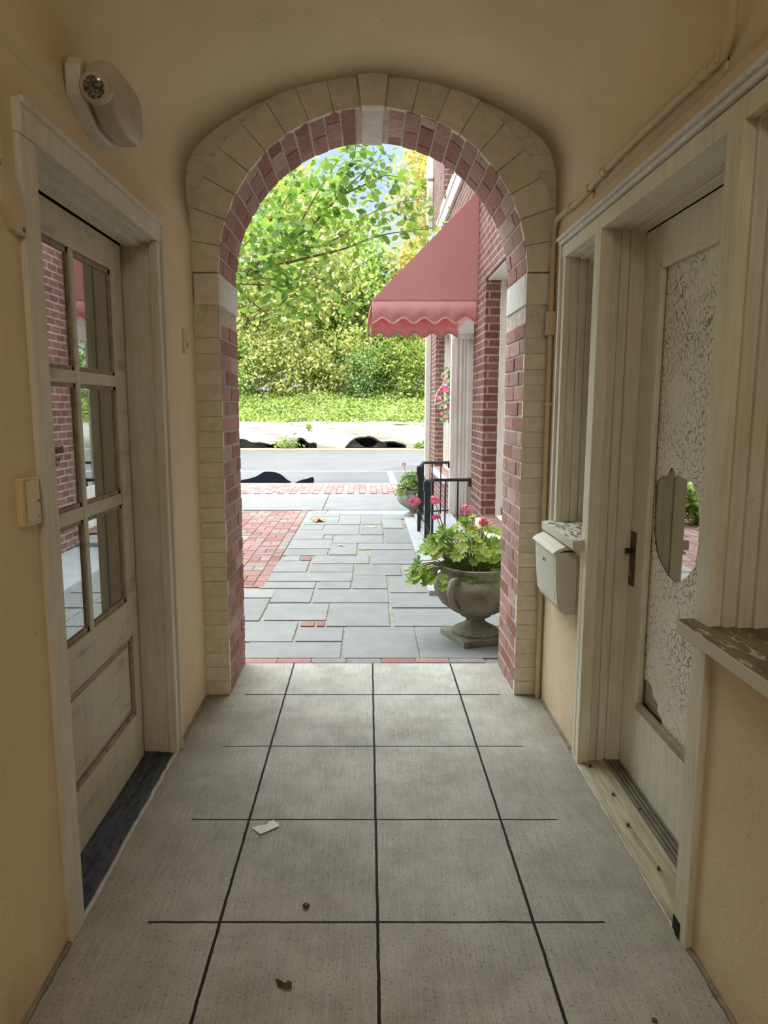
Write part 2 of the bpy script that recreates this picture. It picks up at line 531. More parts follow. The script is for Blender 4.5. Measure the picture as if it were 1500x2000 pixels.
# painted face of the arch
pf = MB()
FT = .005
for xa, xb in ((-1.07, XP0-.001), (XP1+.001, 1.11)):
    for k in range(nz_c):
        z0, z1 = k*COURSE + .002, (k+1)*COURSE - .002
        pf.box(xa, YA-FT+jit(.002), z0+jit(.0015), xb+ (0 if xa < 0 else 0), YA+.02, z1+jit(.0015))
ro = RA + .172
nf = 19
for i in range(nf):
    a0, a1 = PI*i/nf, PI*(i+1)/nf
    if abs((a0+a1)/2 - PI/2) < .07: continue
    g = .0012/RA
    f = YA - FT - .004 + jit(.0025)
    c = [arc_pt(a0+g, RA+.002, 0), arc_pt(a1-g, RA+.002, 0), arc_pt(a1-g*.8, ro+jit(.006), 0), arc_pt(a0+g*.8, ro+jit(.006), 0)]
    pf.hexa([(p[0], f, p[2]) for p in c], [(p[0], YA+.02, p[2]) for p in c])
for k in range(13):
    z0, z1 = ZS + .02 + k*COURSE + .004, ZS + .02 + (k+1)*COURSE - .004
    zm = (z0+z1)/2 - (ZS+.018)
    if zm < ro: xi = math.sqrt(max(0, ro*ro - zm*zm))
    else: xi = 0
    for sgn in (-1, 1):
        x = CX + sgn*(xi - .02)
        if sgn < 0: seg = [x, max(x-.215, -1.02), -1.06] if k % 2 else [x, max(x-.11, -1.02), -1.06]
        else: seg = [x, min(x+.215, 1.07), 1.1] if k % 2 else [x, min(x+.11, 1.07), 1.1]
        for a, b in zip(seg[:-1], seg[1:]):
            if abs(a-b) < .02: continue
            pf.box(a - sgn*(-.003), YA-FT+.003+jit(.0015), z0, b - sgn*.003, YA+.02, z1)
pf.build('painted_brick', M['paintbrick'], wall_front, bevel=.003)
ks = MB()
for xa, xb in ((-.832, XP0+.002), (XP1-.002, .872)):
    ks.box(xa, YA-FT-.014, 1.972, xb, YA+.02, ZS+.012)
ks.hexa([(CX-.052, YA-.040, 2.852), (CX+.054, YA-.040, 2.852), (CX+.054, YA+.02, 2.852), (CX-.052, YA+.02, 2.852)],
        [(CX-.074, YA-.040, 3.02), (CX+.073, YA-.040, 3.02), (CX+.073, YA+.02, 3.02), (CX-.074, YA+.02, 3.02)])
ks.build('painted_stone', M['keystone'], wall_front, bevel=.005)

# the storeys above and to both sides of the passage
S(boxes((-7.0, -2.75, 3.22, 6.5, YB, 12.6), (-7.0, YA+.06, 0, -1.08, YB, 3.22), (-7.0, -2.75, 0, -6.8, YA+.06, 3.22),
        (6.3, -2.75, 0, 6.5, YB, 3.22), (-7.0, -2.75, 0, -1.08, -2.6, 3.22), (1.14, -2.75, 0, 6.5, -2.6, 3.22),
        (1.14, YA+.06, 0, 6.5, YB, 3.22)).build('wall_facade', M['facade']))
# unlit shop rooms behind the two doors
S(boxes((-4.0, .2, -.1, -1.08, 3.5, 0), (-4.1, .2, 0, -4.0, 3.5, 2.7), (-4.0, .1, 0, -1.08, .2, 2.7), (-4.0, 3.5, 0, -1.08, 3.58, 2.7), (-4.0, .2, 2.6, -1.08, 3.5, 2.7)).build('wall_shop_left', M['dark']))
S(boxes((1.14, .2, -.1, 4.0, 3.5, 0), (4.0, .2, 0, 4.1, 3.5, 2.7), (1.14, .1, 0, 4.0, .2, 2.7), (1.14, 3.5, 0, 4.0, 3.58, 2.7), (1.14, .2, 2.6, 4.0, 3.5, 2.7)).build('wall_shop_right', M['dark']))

# caulk bead along both wall feet
m = MB()
for x in (XL+.004, XR-.004):
    segs = [(-2.5, 1.80), (2.92, 3.51)] if x < 0 else [(-2.5, 1.76), (2.87, 3.46)]
    for a, b in segs:
        nn = max(3, int((b-a)/.05))
        m.tube([(x + jit(.003), a+(b-a)*i/nn, .003+jit(.002)) for i in range(nn+1)], .009, 6)
S(m.build('trim_1', mat_plain('old_caulk', (.22, .19, .14), .8, .2, .3, 30)))
# door-line caulk
m = MB()
for x, a, b in ((XL+.006, 1.86, 2.93), (XR-.012, 1.80, 2.86)):
    nn = 24
    m.tube([(x + jit(.003), a+(b-a)*i/nn, .003+jit(.001)) for i in range(nn+1)], .008, 6)
S(m.build('trim_2', mat_plain('pale_caulk', (.46, .44, .39), .8, .2, .2, 30)))

# ================================================================ LEFT DOOR
d1 = S(thing('door_1', (-.95, 2.39, 0), None, None))
m = MB()   # casing round the opening
m.box(XL-.02, 1.785, 0, XL+.014, 1.874, 2.125); m.box(XL-.02, 2.885, 0, XL+.016, 2.945, 2.125)
m.box(XL-.02, 1.785, 2.125, XL+.020, 2.945, 2.205)
m.box(XL+.012, 1.785, 2.19, XL+.030, 2.95, 2.208)
m.box(XL+.010, 2.93, 0, XL+.026, 2.948, 2.19)
m.build('casing', M['white'], d1, bevel=.004)
m = MB()   # jamb and stop
m.box(-1.02, 1.868, 0, XL-.01, 1.876, 2.125); m.box(-1.02, 2.895, 0, XL-.01, 2.905, 2.13)
m.box(-1.02, 1.872, 2.118, XL-.01, 2.905, 2.135)
m.box(-.945, 1.9, 2.100, XL-.05, 2.89, 2.12)
m.build('jamb', M['white'], d1, bevel=.002)
# the leaf: stiles, rails, muntins and the raised panel
FX = -.955
GY = [(2.035, 2.372), (2.402, 2.745)]
GZ = [(.722, 1.108), (1.152, 1.560), (1.602, 1.985)]
BK = -1.0
leafd = MB()
leafd.box(BK, 1.88, .012, FX, 2.03, 2.098); leafd.box(BK, 2.75, .565, FX, 2.856, 2.098); leafd.box(BK, 2.792, .225, FX, 2.856, .565); leafd.box(BK, 2.75, .012, FX, 2.856, .225)
leafd.box(BK, 2.03, 1.99, FX, 2.75, 2.098); leafd.box(BK, 2.03, .565, FX, 2.75, .717); leafd.box(BK, 2.03, .012, FX, 2.75, .225)
lf = leafd.build('door_leaf', M['whitedoor'], d1, bevel=.002)
m = MB()
m.box(BK+.008, 2.372, .717, FX-.0005, 2.402, 1.99)
for z0, z1 in ((1.108, 1.152), (1.56, 1.602)): m.box(BK+.006, 2.03, z0, FX-.003, 2.374, z1); m.box(BK+.006, 2.400, z0, FX-.003, 2.75, z1)
m.build('muntin', M['whitedoor'], d1, bevel=.003)
m = MB()    # glazing beads
for ya, yb in GY:
    for za, zb in GZ:
        for b in ((ya, za, yb, za+.010), (ya, zb-.010, yb, zb), (ya, za, ya+.010, zb), (yb-.010, za, yb, zb)):
            m.box(FX-.020, b[0]-.004, b[1]-.004, FX-.008, b[2]+.004, b[3]+.004)
m.build('glazing_bead', mat_plain('brown_stained_bead', (.30, .23, .16), .6, .3, .35, 30), d1)
m = MB()
m.box(BK+.01, 2.03, .22, FX-.018, 2.795, .57)
m.box(BK+.01, 2.070, .258, FX-.007, 2.752, .532)
m.build('door_panel', M['whitedoor'], d1, bevel=.008)
m = MB()
for b in ((2.03, .225, 2.792, .241), (2.03, .549, 2.792, .565), (2.03, .225, 2.046, .565), (2.776, .225, 2.792, .565)):
    m.box(FX-.017, b[0], b[1], FX-.004, b[2], b[3])
m.build('panel_moulding', mat_plain('dirty_moulding', (.33, .27, .20), .6, .3, .4, 25), d1, bevel=.003)
for ya, yb in GY:
    for za, zb in GZ:
        boxes((-.972, ya-.006, za-.006, -.968, yb+.006, zb+.006)).build('glass_pane', M['glass'], d1)
m = MB()    # sill
m.box(-1.05, 1.877, -.03, XL, 2.893, .006)
m.box(-1.05, 1.905, .006, -.90, 2.888, .012)
th = NT('dark_blue_grey_sill')
th.base(th.ramp(th.noise(60, 4, .6, stretch=(1, .3, 1)), [(.35, (.022,.026,.036)), (.65, (.085,.092,.11))])).rough(.55, .3)
m.build('threshold', th.m, d1)
m = MB(); m.box(-.99, 2.852, .012, -.968, 2.897, 2.12); m.box(-.99, 1.9, 2.098, -.97, 2.9, 2.12)
m.build('gap_shade', M['gap'], d1)  # black strips painted in for the dark gap around the leaf

def lettering(txt, size, loc, rot, mat, parent, name):
    cu = bpy.data.curves.new(name, 'FONT'); cu.body = txt; cu.size = size; cu.extrude = .0004
    tmp = bpy.data.objects.new('tmp_text', cu); COL.objects.link(tmp)
    dg = bpy.context.evaluated_depsgraph_get(); dg.update()
    me = bpy.data.meshes.new_from_object(tmp.evaluated_get(dg))
    bpy.data.objects.remove(tmp)
    o = bpy.data.objects.new(name, me); COL.objects.link(o)
    me.materials.clear(); me.materials.append(mat)
    o.parent = parent
    o.location = Vector(loc) - wloc(parent); o.rotation_euler = rot
    return o
inkm = mat_plain('faded_brown_ink', (.10, .06, .04), .8, .2, .2, 30)
RL = (PI/2, 0, PI/2)
lettering('ERAS', .034, (-.9660, 2.188, 1.338), RL, inkm, d1, 'lettering')
lettering('ILY', .034, (-.9660, 2.188, 1.302), RL, inkm, d1, 'lettering')

# ================================================================ RIGHT DOOR AND SIDELIGHTS
d2 = S(thing('door_2', (1.05, 2.34, 0), None, None))
m = MB()       # head and mullions, flat faces flush with the corridor
m.box(XR-.018, .90, 2.145, 1.06, 3.33, 2.20)                     # head
m.box(XR-.018, 2.782, 0, XR+.03, 2.86, 2.15)                     # far mullion
m.box(XR-.018, 1.765, 0, XR+.03, 1.845, 2.15)                    # near mullion
m.box(XR-.014, 3.285, .95, XR+.02, 3.335, 2.19)
m.build('door_frame', M['rwhite'], d2, bevel=.003)
m = MB()       # drip moulding over the head
m.box(XR-.030, .90, 2.205, XR+.02, 3.35, 2.222); m.box(XR-.042, .90, 2.222, XR+.02, 3.355, 2.236); m.box(XR-.030, .90, 2.236, XR+.02, 3.35, 2.246)
m.box(XR-.026, 3.327, .95, XR+.02, 3.35, 2.205)
m.build('head_moulding', M['bright'], d2, bevel=.004)
m = MB()       # stepped jambs
for y0, sg in ((2.792, 1), (1.845, -1)):
    for i, (xa, xb, w) in enumerate(((XR+.03, XR+.062, .0), (XR+.062, XR+.095, -.008), (XR+.095, 1.045, -.020))):
        m.box(xa, y0 + sg*w, 0, xb, y0 + sg*.05, 2.15)
for xa, xb, w in ((XR+.03, XR+.07, 0), (XR+.07, XR+.105, .010), (XR+.105, 1.045, .018)):
    m.box(xa, 1.80, 2.148-w, xb, 2.86, 2.20)
m.build('jamb', M['white'], d2, bevel=.003)
FX2 = 1.045
lfb = MB()
lfb.box(FX2, 2.625, .03, FX2+.042, 2.787, 2.128); lfb.box(FX2, 1.86, .03, FX2+.042, 2.045, 2.128)
lfb.box(FX2, 2.045, 1.985, FX2+.042, 2.625, 2.128); lfb.box(FX2, 2.045, .03, FX2+.042, 2.625, .335)
lfb.build('door_leaf', M['rwhite'], d2, bevel=.004)
m = MB()
for b in ((2.045, 1.972, 2.625, 1.99), (2.612, .33, 2.63, 1.99), (2.04, .33, 2.058, 1.99)):
    m.box(FX2-.003, b[0], b[1], FX2+.016, b[2], b[3])
m.build('glazing_bead', M['rwhite'], d2, bevel=.003)
boxes((FX2-.004, 2.04, .322, FX2+.016, 2.63, .350)).build('glazing_bead', mat_paint('worn_wood_bead', (.36,.31,.21), .7), d2, bevel=.003)
boxes((FX2+.022, 2.04, .33, FX2+.026, 2.63, 1.99)).build('glass_pane', mat_glass('right_door_glass', .62, (.5,.5,.46)), d2)
# crackled film with its torn hole and lifted corner
hole = [(2.616,1.193),(2.596,1.217),(2.553,1.237),(2.509,1.244),(2.491,1.27),(2.47,1.276),(2.454,1.261),(2.449,1.242),(2.432,1.253),(2.384,1.247),(2.319,1.24),(2.29,1.212),(2.266,1.176),(2.249,1.123),(2.246,1.04),(2.26,.97),(2.311,.923),(2.385,.881),(2.457,.891),(2.556,.941),(2.599,1.016),(2.610,1.13)]
outer = [(2.05,.345),(2.428,.345),(2.428,.362),(2.455,.372),(2.477,.38),(2.471,.406),(2.50,.412),(2.52,.417),(2.53,.437),(2.545,.451),(2.58,.455),(2.622,.447),(2.622,1.985),(2.05,1.985)]
bm = bmesh.new()
es = []
for lp in (outer, hole):
    vs = [bm.verts.new((FX2+.019, a, b)) for a, b in lp]
    es += [bm.edges.new((vs[i], vs[(i+1) % len(vs)])) for i in range(len(vs))]
bmesh.ops.triangle_fill(bm, use_beauty=True, use_dissolve=False, edges=es)
for v in bm.verts: v.co -= wloc(d2)
fm = bpy.data.meshes.new('crackled_film'); bm.to_mesh(fm); bm.free()
film = bpy.data.objects.new('crackled_film', fm); COL.objects.link(film); film.parent = d2
so = film.modifiers.new('thick', 'SOLIDIFY'); so.thickness = .0012
t = NT('crackled_film')
mp = t.n.new('ShaderNodeMapping'); mp.inputs['Scale'].default_value = (1, 1, .60); t.lk(t.P, mp.inputs['Vector'])
vo = t.n.new('ShaderNodeTexVoronoi'); vo.feature = 'DISTANCE_TO_EDGE'; vo.inputs['Scale'].default_value = 56; vo.inputs['Randomness'].default_value = .9
t.lk(mp.outputs[0], vo.inputs['Vector'])
wd = t.math('ADD', t.math('MULTIPLY', t.noise(5, 3), .075), .012)
crk = t.math('LESS_THAN', vo.outputs['Distance'], wd)
fade = t.ramp(t.noise(3.4, 4), [(.36, 0.25), (.52, 1)])
bs = t.ramp(t.noise(3, 4), [(.3, (.76,.735,.60)), (.7, (.82,.80,.67))])
t.base(t.mix(t.math('MULTIPLY', crk, fade), bs, (.25,.225,.165))).rough(.5, .35)
t.bump(t.math('SUBTRACT', 1, crk), .15, .002)
fm.materials.append(t.m)
m = MB()     # mortise lock plate on the stile
m.box(FX2-.004, 2.715, .785, FX2+.004, 2.768, 1.0)
lp = m.build('lock_plate', M['brownmetal'], d2, bevel=.002)
m = MB(); m.tube([(FX2-.030, 2.742, .925), (FX2-.002, 2.742, .925)], [.012, .008], 14)
m.build('thumb_knob', M['black'], lp, smooth=True)
m = MB(); m.tube([(FX2-.008, 2.742, .835), (FX2-.002, 2.742, .835)], .016, 16)
m.build('lock_cylinder', mat_plain('dull_brass', (.25,.20,.11), .35, .5, .2, 30, 0, .8), lp, smooth=True)
m = MB(); m.prism([(XR-.014, 1.845, -.02), (XR-.014, 1.845, .014), (1.0, 1.845, .030), (1.0, 1.845, -.02)], (0, .96, 0))
wd_ = NT('weathered_threshold_wood')
wd_.base(wd_.mix(.5, wd_.ramp(wd_.noise(7, 6, .65, stretch=(9, .6, 1)), [(.3, (.26,.225,.14)), (.55, (.46,.415,.29)), (.75, (.56,.52,.38))]), wd_.ramp(wd_.noise(4, 4), [(.35, (.7,.66,.55)), (.6, (1,1,1))]), 'MULTIPLY')).rough(.75, .25)
wd_.bump(wd_.noise(8, 6, .65, stretch=(9, .6, 1)), .3, .004)
m.build('threshold', wd_.m, d2)
m = MB()
for i in range(4): m.box(.985+.016*i, 1.846, .02, .985+.016*i+.011, 2.804, .036)
m.box(.98, 1.846, 0, 1.05, 2.804, .026)
m.build('threshold_strip', mat_plain('dull_aluminium_strip', (.20,.185,.14), .5, .4, .25, 20, 0, .3), d2)
m = MB()
for x, y in ((.915, 2.74), (.935, 2.52), (.92, 2.32), (.93, 2.08), (.99, 2.4)):
    m.tube([(x, y, .01), (x, y, .030 if x < .98 else .039)], .0055, 8)
m.build('screw', M['brownmetal'], d2)
boxes((XR-.02, 1.80, 0, XR+.02, 1.843, .05)).build('threshold_end', M['dark'], d2)

def sidelight(name, y0, y1, zsill, sy0, sy1, notch):
    w = S(thing(name, (1.0, (y0+y1)/2, zsill), None, None))
    m = MB()
    for i in range(4):
        xa = XR + .012 + i*.034; st_ = .013*i
        m.box(xa, y1-.012-st_, zsill, xa+.034, y1+.03, 2.15); m.box(xa, y0-.03, zsill, xa+.034, y0+.012+st_, 2.15)
        m.box(xa, y0, 2.150-.010*i-.012, xa+.034, y1, 2.19)
    m.build('window_frame', M['white'], w, bevel=.003)
    boxes((1.030, y0, zsill, 1.034, y1, 2.15)).build('glass_pane', M['glass'], w)
    m = MB()
    m.hexa([(XR-.062, sy0, zsill-.045), (1.05, sy0, zsill-.045), (1.05, sy1, zsill-.045), (XR-.062, sy1, zsill-.045)],
           [(XR-.062, sy0, zsill-.006), (1.05, sy0, zsill+.012), (1.05, sy1, zsill+.012), (XR-.062, sy1, zsill-.006)])
    t = NT('flaking_sill_paint')
    f = t.ramp(t.noise(16, 7, .72, stretch=(2.2, .6, 1)), [(.50 if notch else .40, 0), (.54 if notch else .46, 1)])
    geo = t.n.new('ShaderNodeNewGeometry')
    up = t.math('GREATER_THAN', t.xyz(geo.outputs['True Normal'])['Z'], .6)
    wood = t.ramp(t.noise(12, 6, .65, stretch=(1, .2, 1)), [(.3, (.10,.08,.04)), (.7, (.30,.25,.13))])
    t.base(t.mix(t.math('MULTIPLY', up, f), (.66,.63,.53), wood)).rough(.75, .2)
    t.bump(t.noise(20, 6, .7), .4, .005)
    m.build('window_sill', t.m, w, bevel=.004)
    if notch:
        boxes((XR-.02, sy0+.0, .02, XR+.01, sy0+.035, zsill-.045)).build('apron_trim', M['rwhite'], w, bevel=.003)
        boxes((XR-.026, sy0+.03, zsill-.075, XR+.01, sy1-.02, zsill-.045)).build('apron_moulding', M['white'], w, bevel=.004)
    return w
sidelight('window_1', 2.86, 3.285, .955, 2.825, 3.345, True)
sidelight('window_2', 1.02, 1.762, .925, .98, 1.848, False)

# ================================================================ THINGS IN THE PASSAGE
# emergency light on the left wall
el = thing('emergency_light', (-.836, 2.28, 2.36), 'beige plastic emergency light with round lamp head high above the glazed door', 'emergency light')
m = MB()
def loft(secs):   # secs: list of (y, loop of (x,z))
    mb = MB(); k = len(secs[0][1])
    for y, lp in secs:
        for x, z in lp: mb.v.append((x, y, z))
    for j in range(len(secs)-1):
        for i in range(k): mb.f.append((j*k+i, j*k+(i+1) % k, (j+1)*k+(i+1) % k, (j+1)*k+i))
    mb.f.append(tuple(range(k))[::-1]); mb.f.append(tuple(range((len(secs)-1)*k, len(secs)*k)))
    return mb
poly = [(2.125, 2.345), (2.125, 2.425), (2.155, 2.455), (2.37, 2.455), (2.42, 2.42), (2.42, 2.315), (2.375, 2.285), (2.24, 2.285)]
MB().prism([(XL-.006, a, b) for a, b in poly], (.045, 0, 0)).build('back_plate', M['plastic'], el, bevel=.006)
def sec(xo, zc, hz, k=16):
    out = []
    for i in range(k):
        a = -PI/2 + PI*i/(k-1)
        out.append((XL+.038 + xo*max(0, math.cos(a))**.55, zc + hz*math.sin(a)))
    return out
cpoly = [(2.130, 2.350), (2.130, 2.420), (2.158, 2.449), (2.368, 2.449), (2.413, 2.418), (2.413, 2.318), (2.372, 2.291), (2.243, 2.291)]
MB().prism([(XL+.043, a, b) for a, b in cpoly], (.082, 0, 0)).build('cover', M['plasticcover'], el, bevel=.022, smooth=True, seg=4)
m = MB(); m.lathe([(.0, -.02), (.040, -.02), (.043, .0), (.043, .03), (.036, .042), (.030, .044), (.0, .044)], (0, 0, 0), 28, False)
rot = Vector((.10, -.90, -.32)).to_track_quat('Z', 'Y').to_matrix()
hc = Vector((-.752, 2.128, 2.362))
m.v = [tuple(hc + rot @ Vector(p)) for p in m.v]
lh = m.build('lamp_head', M['plasticcover'], el, smooth=True)
m = MB(); m.lathe([(.0, .049), (.020, .048), (.0285, .045), (.0285, .040), (0, .040)], (0, 0, 0), 24, False)
m.v = [tuple(hc + rot @ Vector(p)) for p in m.v]
tl = NT('faceted_lens'); vr = tl.n.new('ShaderNodeTexVoronoi'); vr.inputs['Scale'].default_value = 130; tl.lk(tl.P, vr.inputs['Vector'])
tl.base(tl.ramp(vr.outputs['Distance'], [(.1, (.34,.33,.30)), (.6, (.05,.05,.045))])).rough(.15, .6)
m.build('lens', tl.m, lh, smooth=True)
m = MB()
for i in range(3): m.box(XL+.118, 2.25, 2.330-.010*i, XL+.1275, 2.37, 2.334-.010*i)
m.build('vent_rib', M['plastic'], el, bevel=.001)

# junction cover at the left edge
jb = thing('junction_cover', (XL, 1.74, 1.95), 'shield shaped painted junction cover with a pipe, beside the top of the left door casing', 'junction box')
poly = [(1.66, 2.045), (1.735, 2.035), (1.765, 2.005), (1.785, 1.955), (1.787, 1.905), (1.775, 1.885), (1.725, 1.890), (1.69, 1.935), (1.665, 1.985)]
MB().prism([(XL-.003, a, b) for a, b in poly], (.020, 0, 0)).build('cover', M['pipe'], jb, bevel=.004)
m = MB(); m.tube([(XL+.012, 1.685, 2.03), (XL+.012, 1.68, 2.3), (XL+.014, 1.655, 2.44)], .009, 10); m.build('pipe', M['pipe'], jb, smooth=True)
for a, b in ((1.672, 2.02), (1.772, 1.90)): MB().tube([(XL+.015, a, b), (XL+.019, a, b)], .006, 10).build('screw', M['brownmetal'], jb)

# ivory switch plate left
sw = thing('door_chime_plate', (XL, 1.72, 1.255), 'ivory plastic wall plate with a tiny button, left of the glazed door', 'switch plate')
MB().prism([(XL-.002, 1.672, 1.197), (XL-.002, 1.768, 1.193), (XL-.002, 1.768, 1.313), (XL-.002, 1.674, 1.315)], (.018, 0, 0)).build('plate', M['ivory'], sw, bevel=.004)
MB().prism([(XL+.016, 1.690, 1.205), (XL+.016, 1.755, 1.205), (XL+.016, 1.748, 1.306), (XL+.016, 1.69, 1.306)], (.006, 0, 0)).build('rocker', M['ivory'], sw, bevel=.003)
MB().box(XL+.021, 1.741, 1.250, XL+.0235, 1.747, 1.257).build('button', M['brownmetal'], sw)
m = MB()
for i in range(2): m.box(XL+.0215, 1.735, 1.213+.004*i, XL+.0226, 1.748-.003*i, 1.2145+.004*i)
m.build('fine_print', inkm, sw)

# outlet plate by the pier
op = thing('outlet_plate', (XL, 3.317, 1.78), 'small painted outlet plate on the left wall beside the arch pier', 'outlet plate')
MB().box(XL-.002, 3.283, 1.726, XL+.008, 3.352, 1.834).build('plate', M['pipe'], op, bevel=.003)
MB().box(XL+.007, 3.302, 1.75, XL+.011, 3.333, 1.81).build('receptacle', M['ivory'], op, bevel=.002)
MB().box(XL+.0105, 3.318, 1.756, XL+.012, 3.333, 1.776).build('slot', M['brownmetal'], op)

# conduit along the right wall
cd = thing('electrical_conduit', (.872, 3.49, 0), 'cream painted conduit pipe rising beside the arch and running along the right wall', 'conduit')
CXP = .876
run = [(CXP, 3.492, 0), (CXP, 3.494, .9), (CXP, 3.495, 1.83)]
m = MB(); m.tube(run, .0125, 12)
m.tube([(CXP, 3.495, 1.93), (CXP, 3.495, 2.24)], .0125, 12)
up = bez([(CXP, 3.495, 2.22), (CXP, 3.488, 2.29), (CXP, 3.455, 2.337), (CXP, 3.36, 2.342), (CXP, 3.08, 2.330), (CXP, 2.70, 2.348), (CXP, 2.3, 2.345), (CXP, 1.95, 2.338), (CXP, 1.885, 2.345), (CXP-.01, 1.84, 2.40), (CXP-.03, 1.80, 2.52), (CXP-.08, 1.78, 2.60), (CXP-.15, 1.78, 2.68)], 6)
m.tube(up, .0125, 12)
m.build('pipe', M['pipe'], cd, smooth=True)
m = MB(); m.box(.852, 3.465, 1.825, .897, 3.522, 1.935)
m.build('pull_box', M['pipe'], cd, bevel=.004)
for c0, c1 in (((CXP, 3.25, 2.338), (CXP, 3.20, 2.335)), ((CXP, 2.81, 2.343), (CXP, 2.75, 2.346)), ((CXP, 2.04, 2.342), (CXP, 1.96, 2.340)), ((CXP, 3.495, 1.965), (CXP, 3.495, 2.005))):
    m = MB(); a, b = Vector(c0), Vector(c1)
    m.tube([a, a+(b-a)*.28, a+(b-a)*.29, a+(b-a)*.71, a+(b-a)*.72, b], [.017, .017, .0148, .0148, .017, .017], 12)
    m.build('coupling', M['pipe'], cd, smooth=True)
for y, z in ((2.955, 2.335), (1.905, 2.343), (3.495, 1.50), (3.495, .60)):
    m = MB()
    if z > 2: m.box(CXP-.016, y-.008, z-.016, .897, y+.008, z+.016); m.box(.886, y-.008, z-.036, .897, y+.008, z)
    else: m.box(CXP-.016, y-.016, z-.008, .897, y+.016, z+.008)
    m.build('strap', M['pipe'], cd, bevel=.003)

# mailbox
mbx = thing('mailbox', (XR, 3.13, .60), 'off-white metal mailbox with curved lid and keyhole on the right wall below the sidelight', 'mailbox')
xf = .79
def mb_sec(front, top): return None
poly = [(XR, .600), (XR-.045, .600), (XR-.066, .612), (XR-.080, .64), (XR-.088, .72), (XR-.096, .855), (XR-.099, .872), (XR, .872)]
MB().prism([(x, 2.955, z) for x, z in poly], (0, .365, 0)).build('body', M['mailbox'], mbx, bevel=.003)
lid = [(XR, .905), (XR-.03, .905), (XR-.06, .899), (XR-.09, .886), (XR-.108, .872), (XR-.110, .866), (XR-.098, .868), (XR-.06, .882), (XR, .885)]
MB().prism([(x, 2.948, z) for x, z in lid], (0, .379, 0)).build('lid', M['mailbox'], mbx, bevel=.002)
MB().hexa([(XR-.0845, 2.985, .66), (XR-.0790, 2.985, .66), (XR-.0790, 3.29, .66), (XR-.0845, 3.29, .66)],
          [(XR-.0970, 2.985, .845), (XR-.090, 2.985, .845), (XR-.090, 3.29, .845), (XR-.0970, 3.29, .845)]).build('front_panel', M['mailbox'], mbx, bevel=.002)
m = MB(); m.tube([(XR-.102, 3.13, .81), (XR-.09, 3.13, .81)], .010, 14); lk_ = m.build('lock', mat_plain('dull_chrome', (.5,.5,.48), .3, .5, .1, 20, 0, .9), mbx, smooth=True)
MB().box(XR-.1035, 3.127, .804, XR-.1015, 3.133, .816).build('keyhole', M['gap'], lk_)

# litter on the floor
def flat_scrap(name, pts, z, mat, label, cat, group=None, curl=.004):
    c = Vector((sum(p[0] for p in pts)/len(pts), sum(p[1] for p in pts)/len(pts), z))
    m = MB()
    k = len(pts)
    vs = [(p[0], p[1], z + .001 + random.uniform(0, curl)) for p in pts] + [(c.x, c.y, z+.001+curl*.6)]
    m.add(vs, [(i, (i+1) % k, k) for i in range(k)])
    o = m.build(name, mat, origin=(c.x, c.y, z))
    s = o.modifiers.new('thick', 'SOLIDIFY'); s.thickness = .0012; s.offset = 1
    return tag(o, label, cat, group)
flat_scrap('paper_scrap', [(-.413,2.338),(-.375,2.295),(-.315,2.345),(-.322,2.365),(-.336,2.372),(-.340,2.388),(-.348,2.375),(-.356,2.378),(-.362,2.352),(-.39,2.352)], 0,
     mat_plain('white_paper', (.80,.79,.76), .8, .2, .06, 60), 'torn white paper scrap on the passage floor', 'paper')
m = MB(); m.lathe([(.0, 0), (.008, .001), (.011, .006), (.008, .011), (0, .013)], (-.184, 1.935, 0), 10, False)
tag(m.build('pebble', M['brownmetal'], origin=(-.184, 1.935, 0), smooth=True), 'small round dark pebble on the concrete floor', 'pebble')
bl = mat_plain('brown_dry_leaf', (.10, .065, .03), .8, .2, .4, 60)
flat_scrap('bark_scrap', [(-.241,1.655),(-.232,1.636),(-.213,1.627),(-.195,1.628),(-.196,1.641),(-.204,1.652),(-.212,1.643),(-.225,1.648)], 0, bl, 'crumpled brown bark scrap on the floor near the camera', 'leaf litter', None, .010)
m = MB(); m.tube([(.700, 1.535, -.002), (.700, 1.535, .004)], .007, 10)
tag(m.build('floor_screw', M['brownmetal'], origin=(.700, 1.535, 0)), 'small dark screw head in the floor near the right wall', 'screw')

# added lamp behind the camera, no known fixture; brightens the passage
cl = thing('fill_lamp', (.024, -1.1, 2.96), 'added round white fill lamp overhead at the rear of the passage', 'fill lamp')
m = MB(); m.lathe([(.0, 0), (.09, 0), (.09, -.03), (0, -.03)], (.024, -1.1, 2.985), 28, False); m.build('canopy', M['brownmetal'], cl, smooth=True)
gm = NT('fill_lamp_glass'); gm.base((.9, .88, .82)); gm.b.inputs['Emission Color'].default_value = (1, .88, .68, 1); gm.b.inputs['Emission Strength'].default_value = 6.0
m = MB(); m.lathe([(.0, -.15), (.08, -.14), (.13, -.10), (.145, -.05), (.13, -.03), (.0, -.03)], (.024, -1.1, 2.985), 28, False); m.build('globe', gm.m, cl, smooth=True)
ld = bpy.data.lights.new('fill_light', 'AREA'); ld.shape = 'DISK'; ld.size = .5; ld.energy = 6.5; ld.color = (1, .94, .84)
lo = bpy.data.objects.new('fill_light', ld); COL.objects.link(lo); lo.location = (.024, -1.1, 2.80)
lo.rotation_euler = Vector((0, .55, -1)).to_track_quat('-Z', 'Y').to_euler()

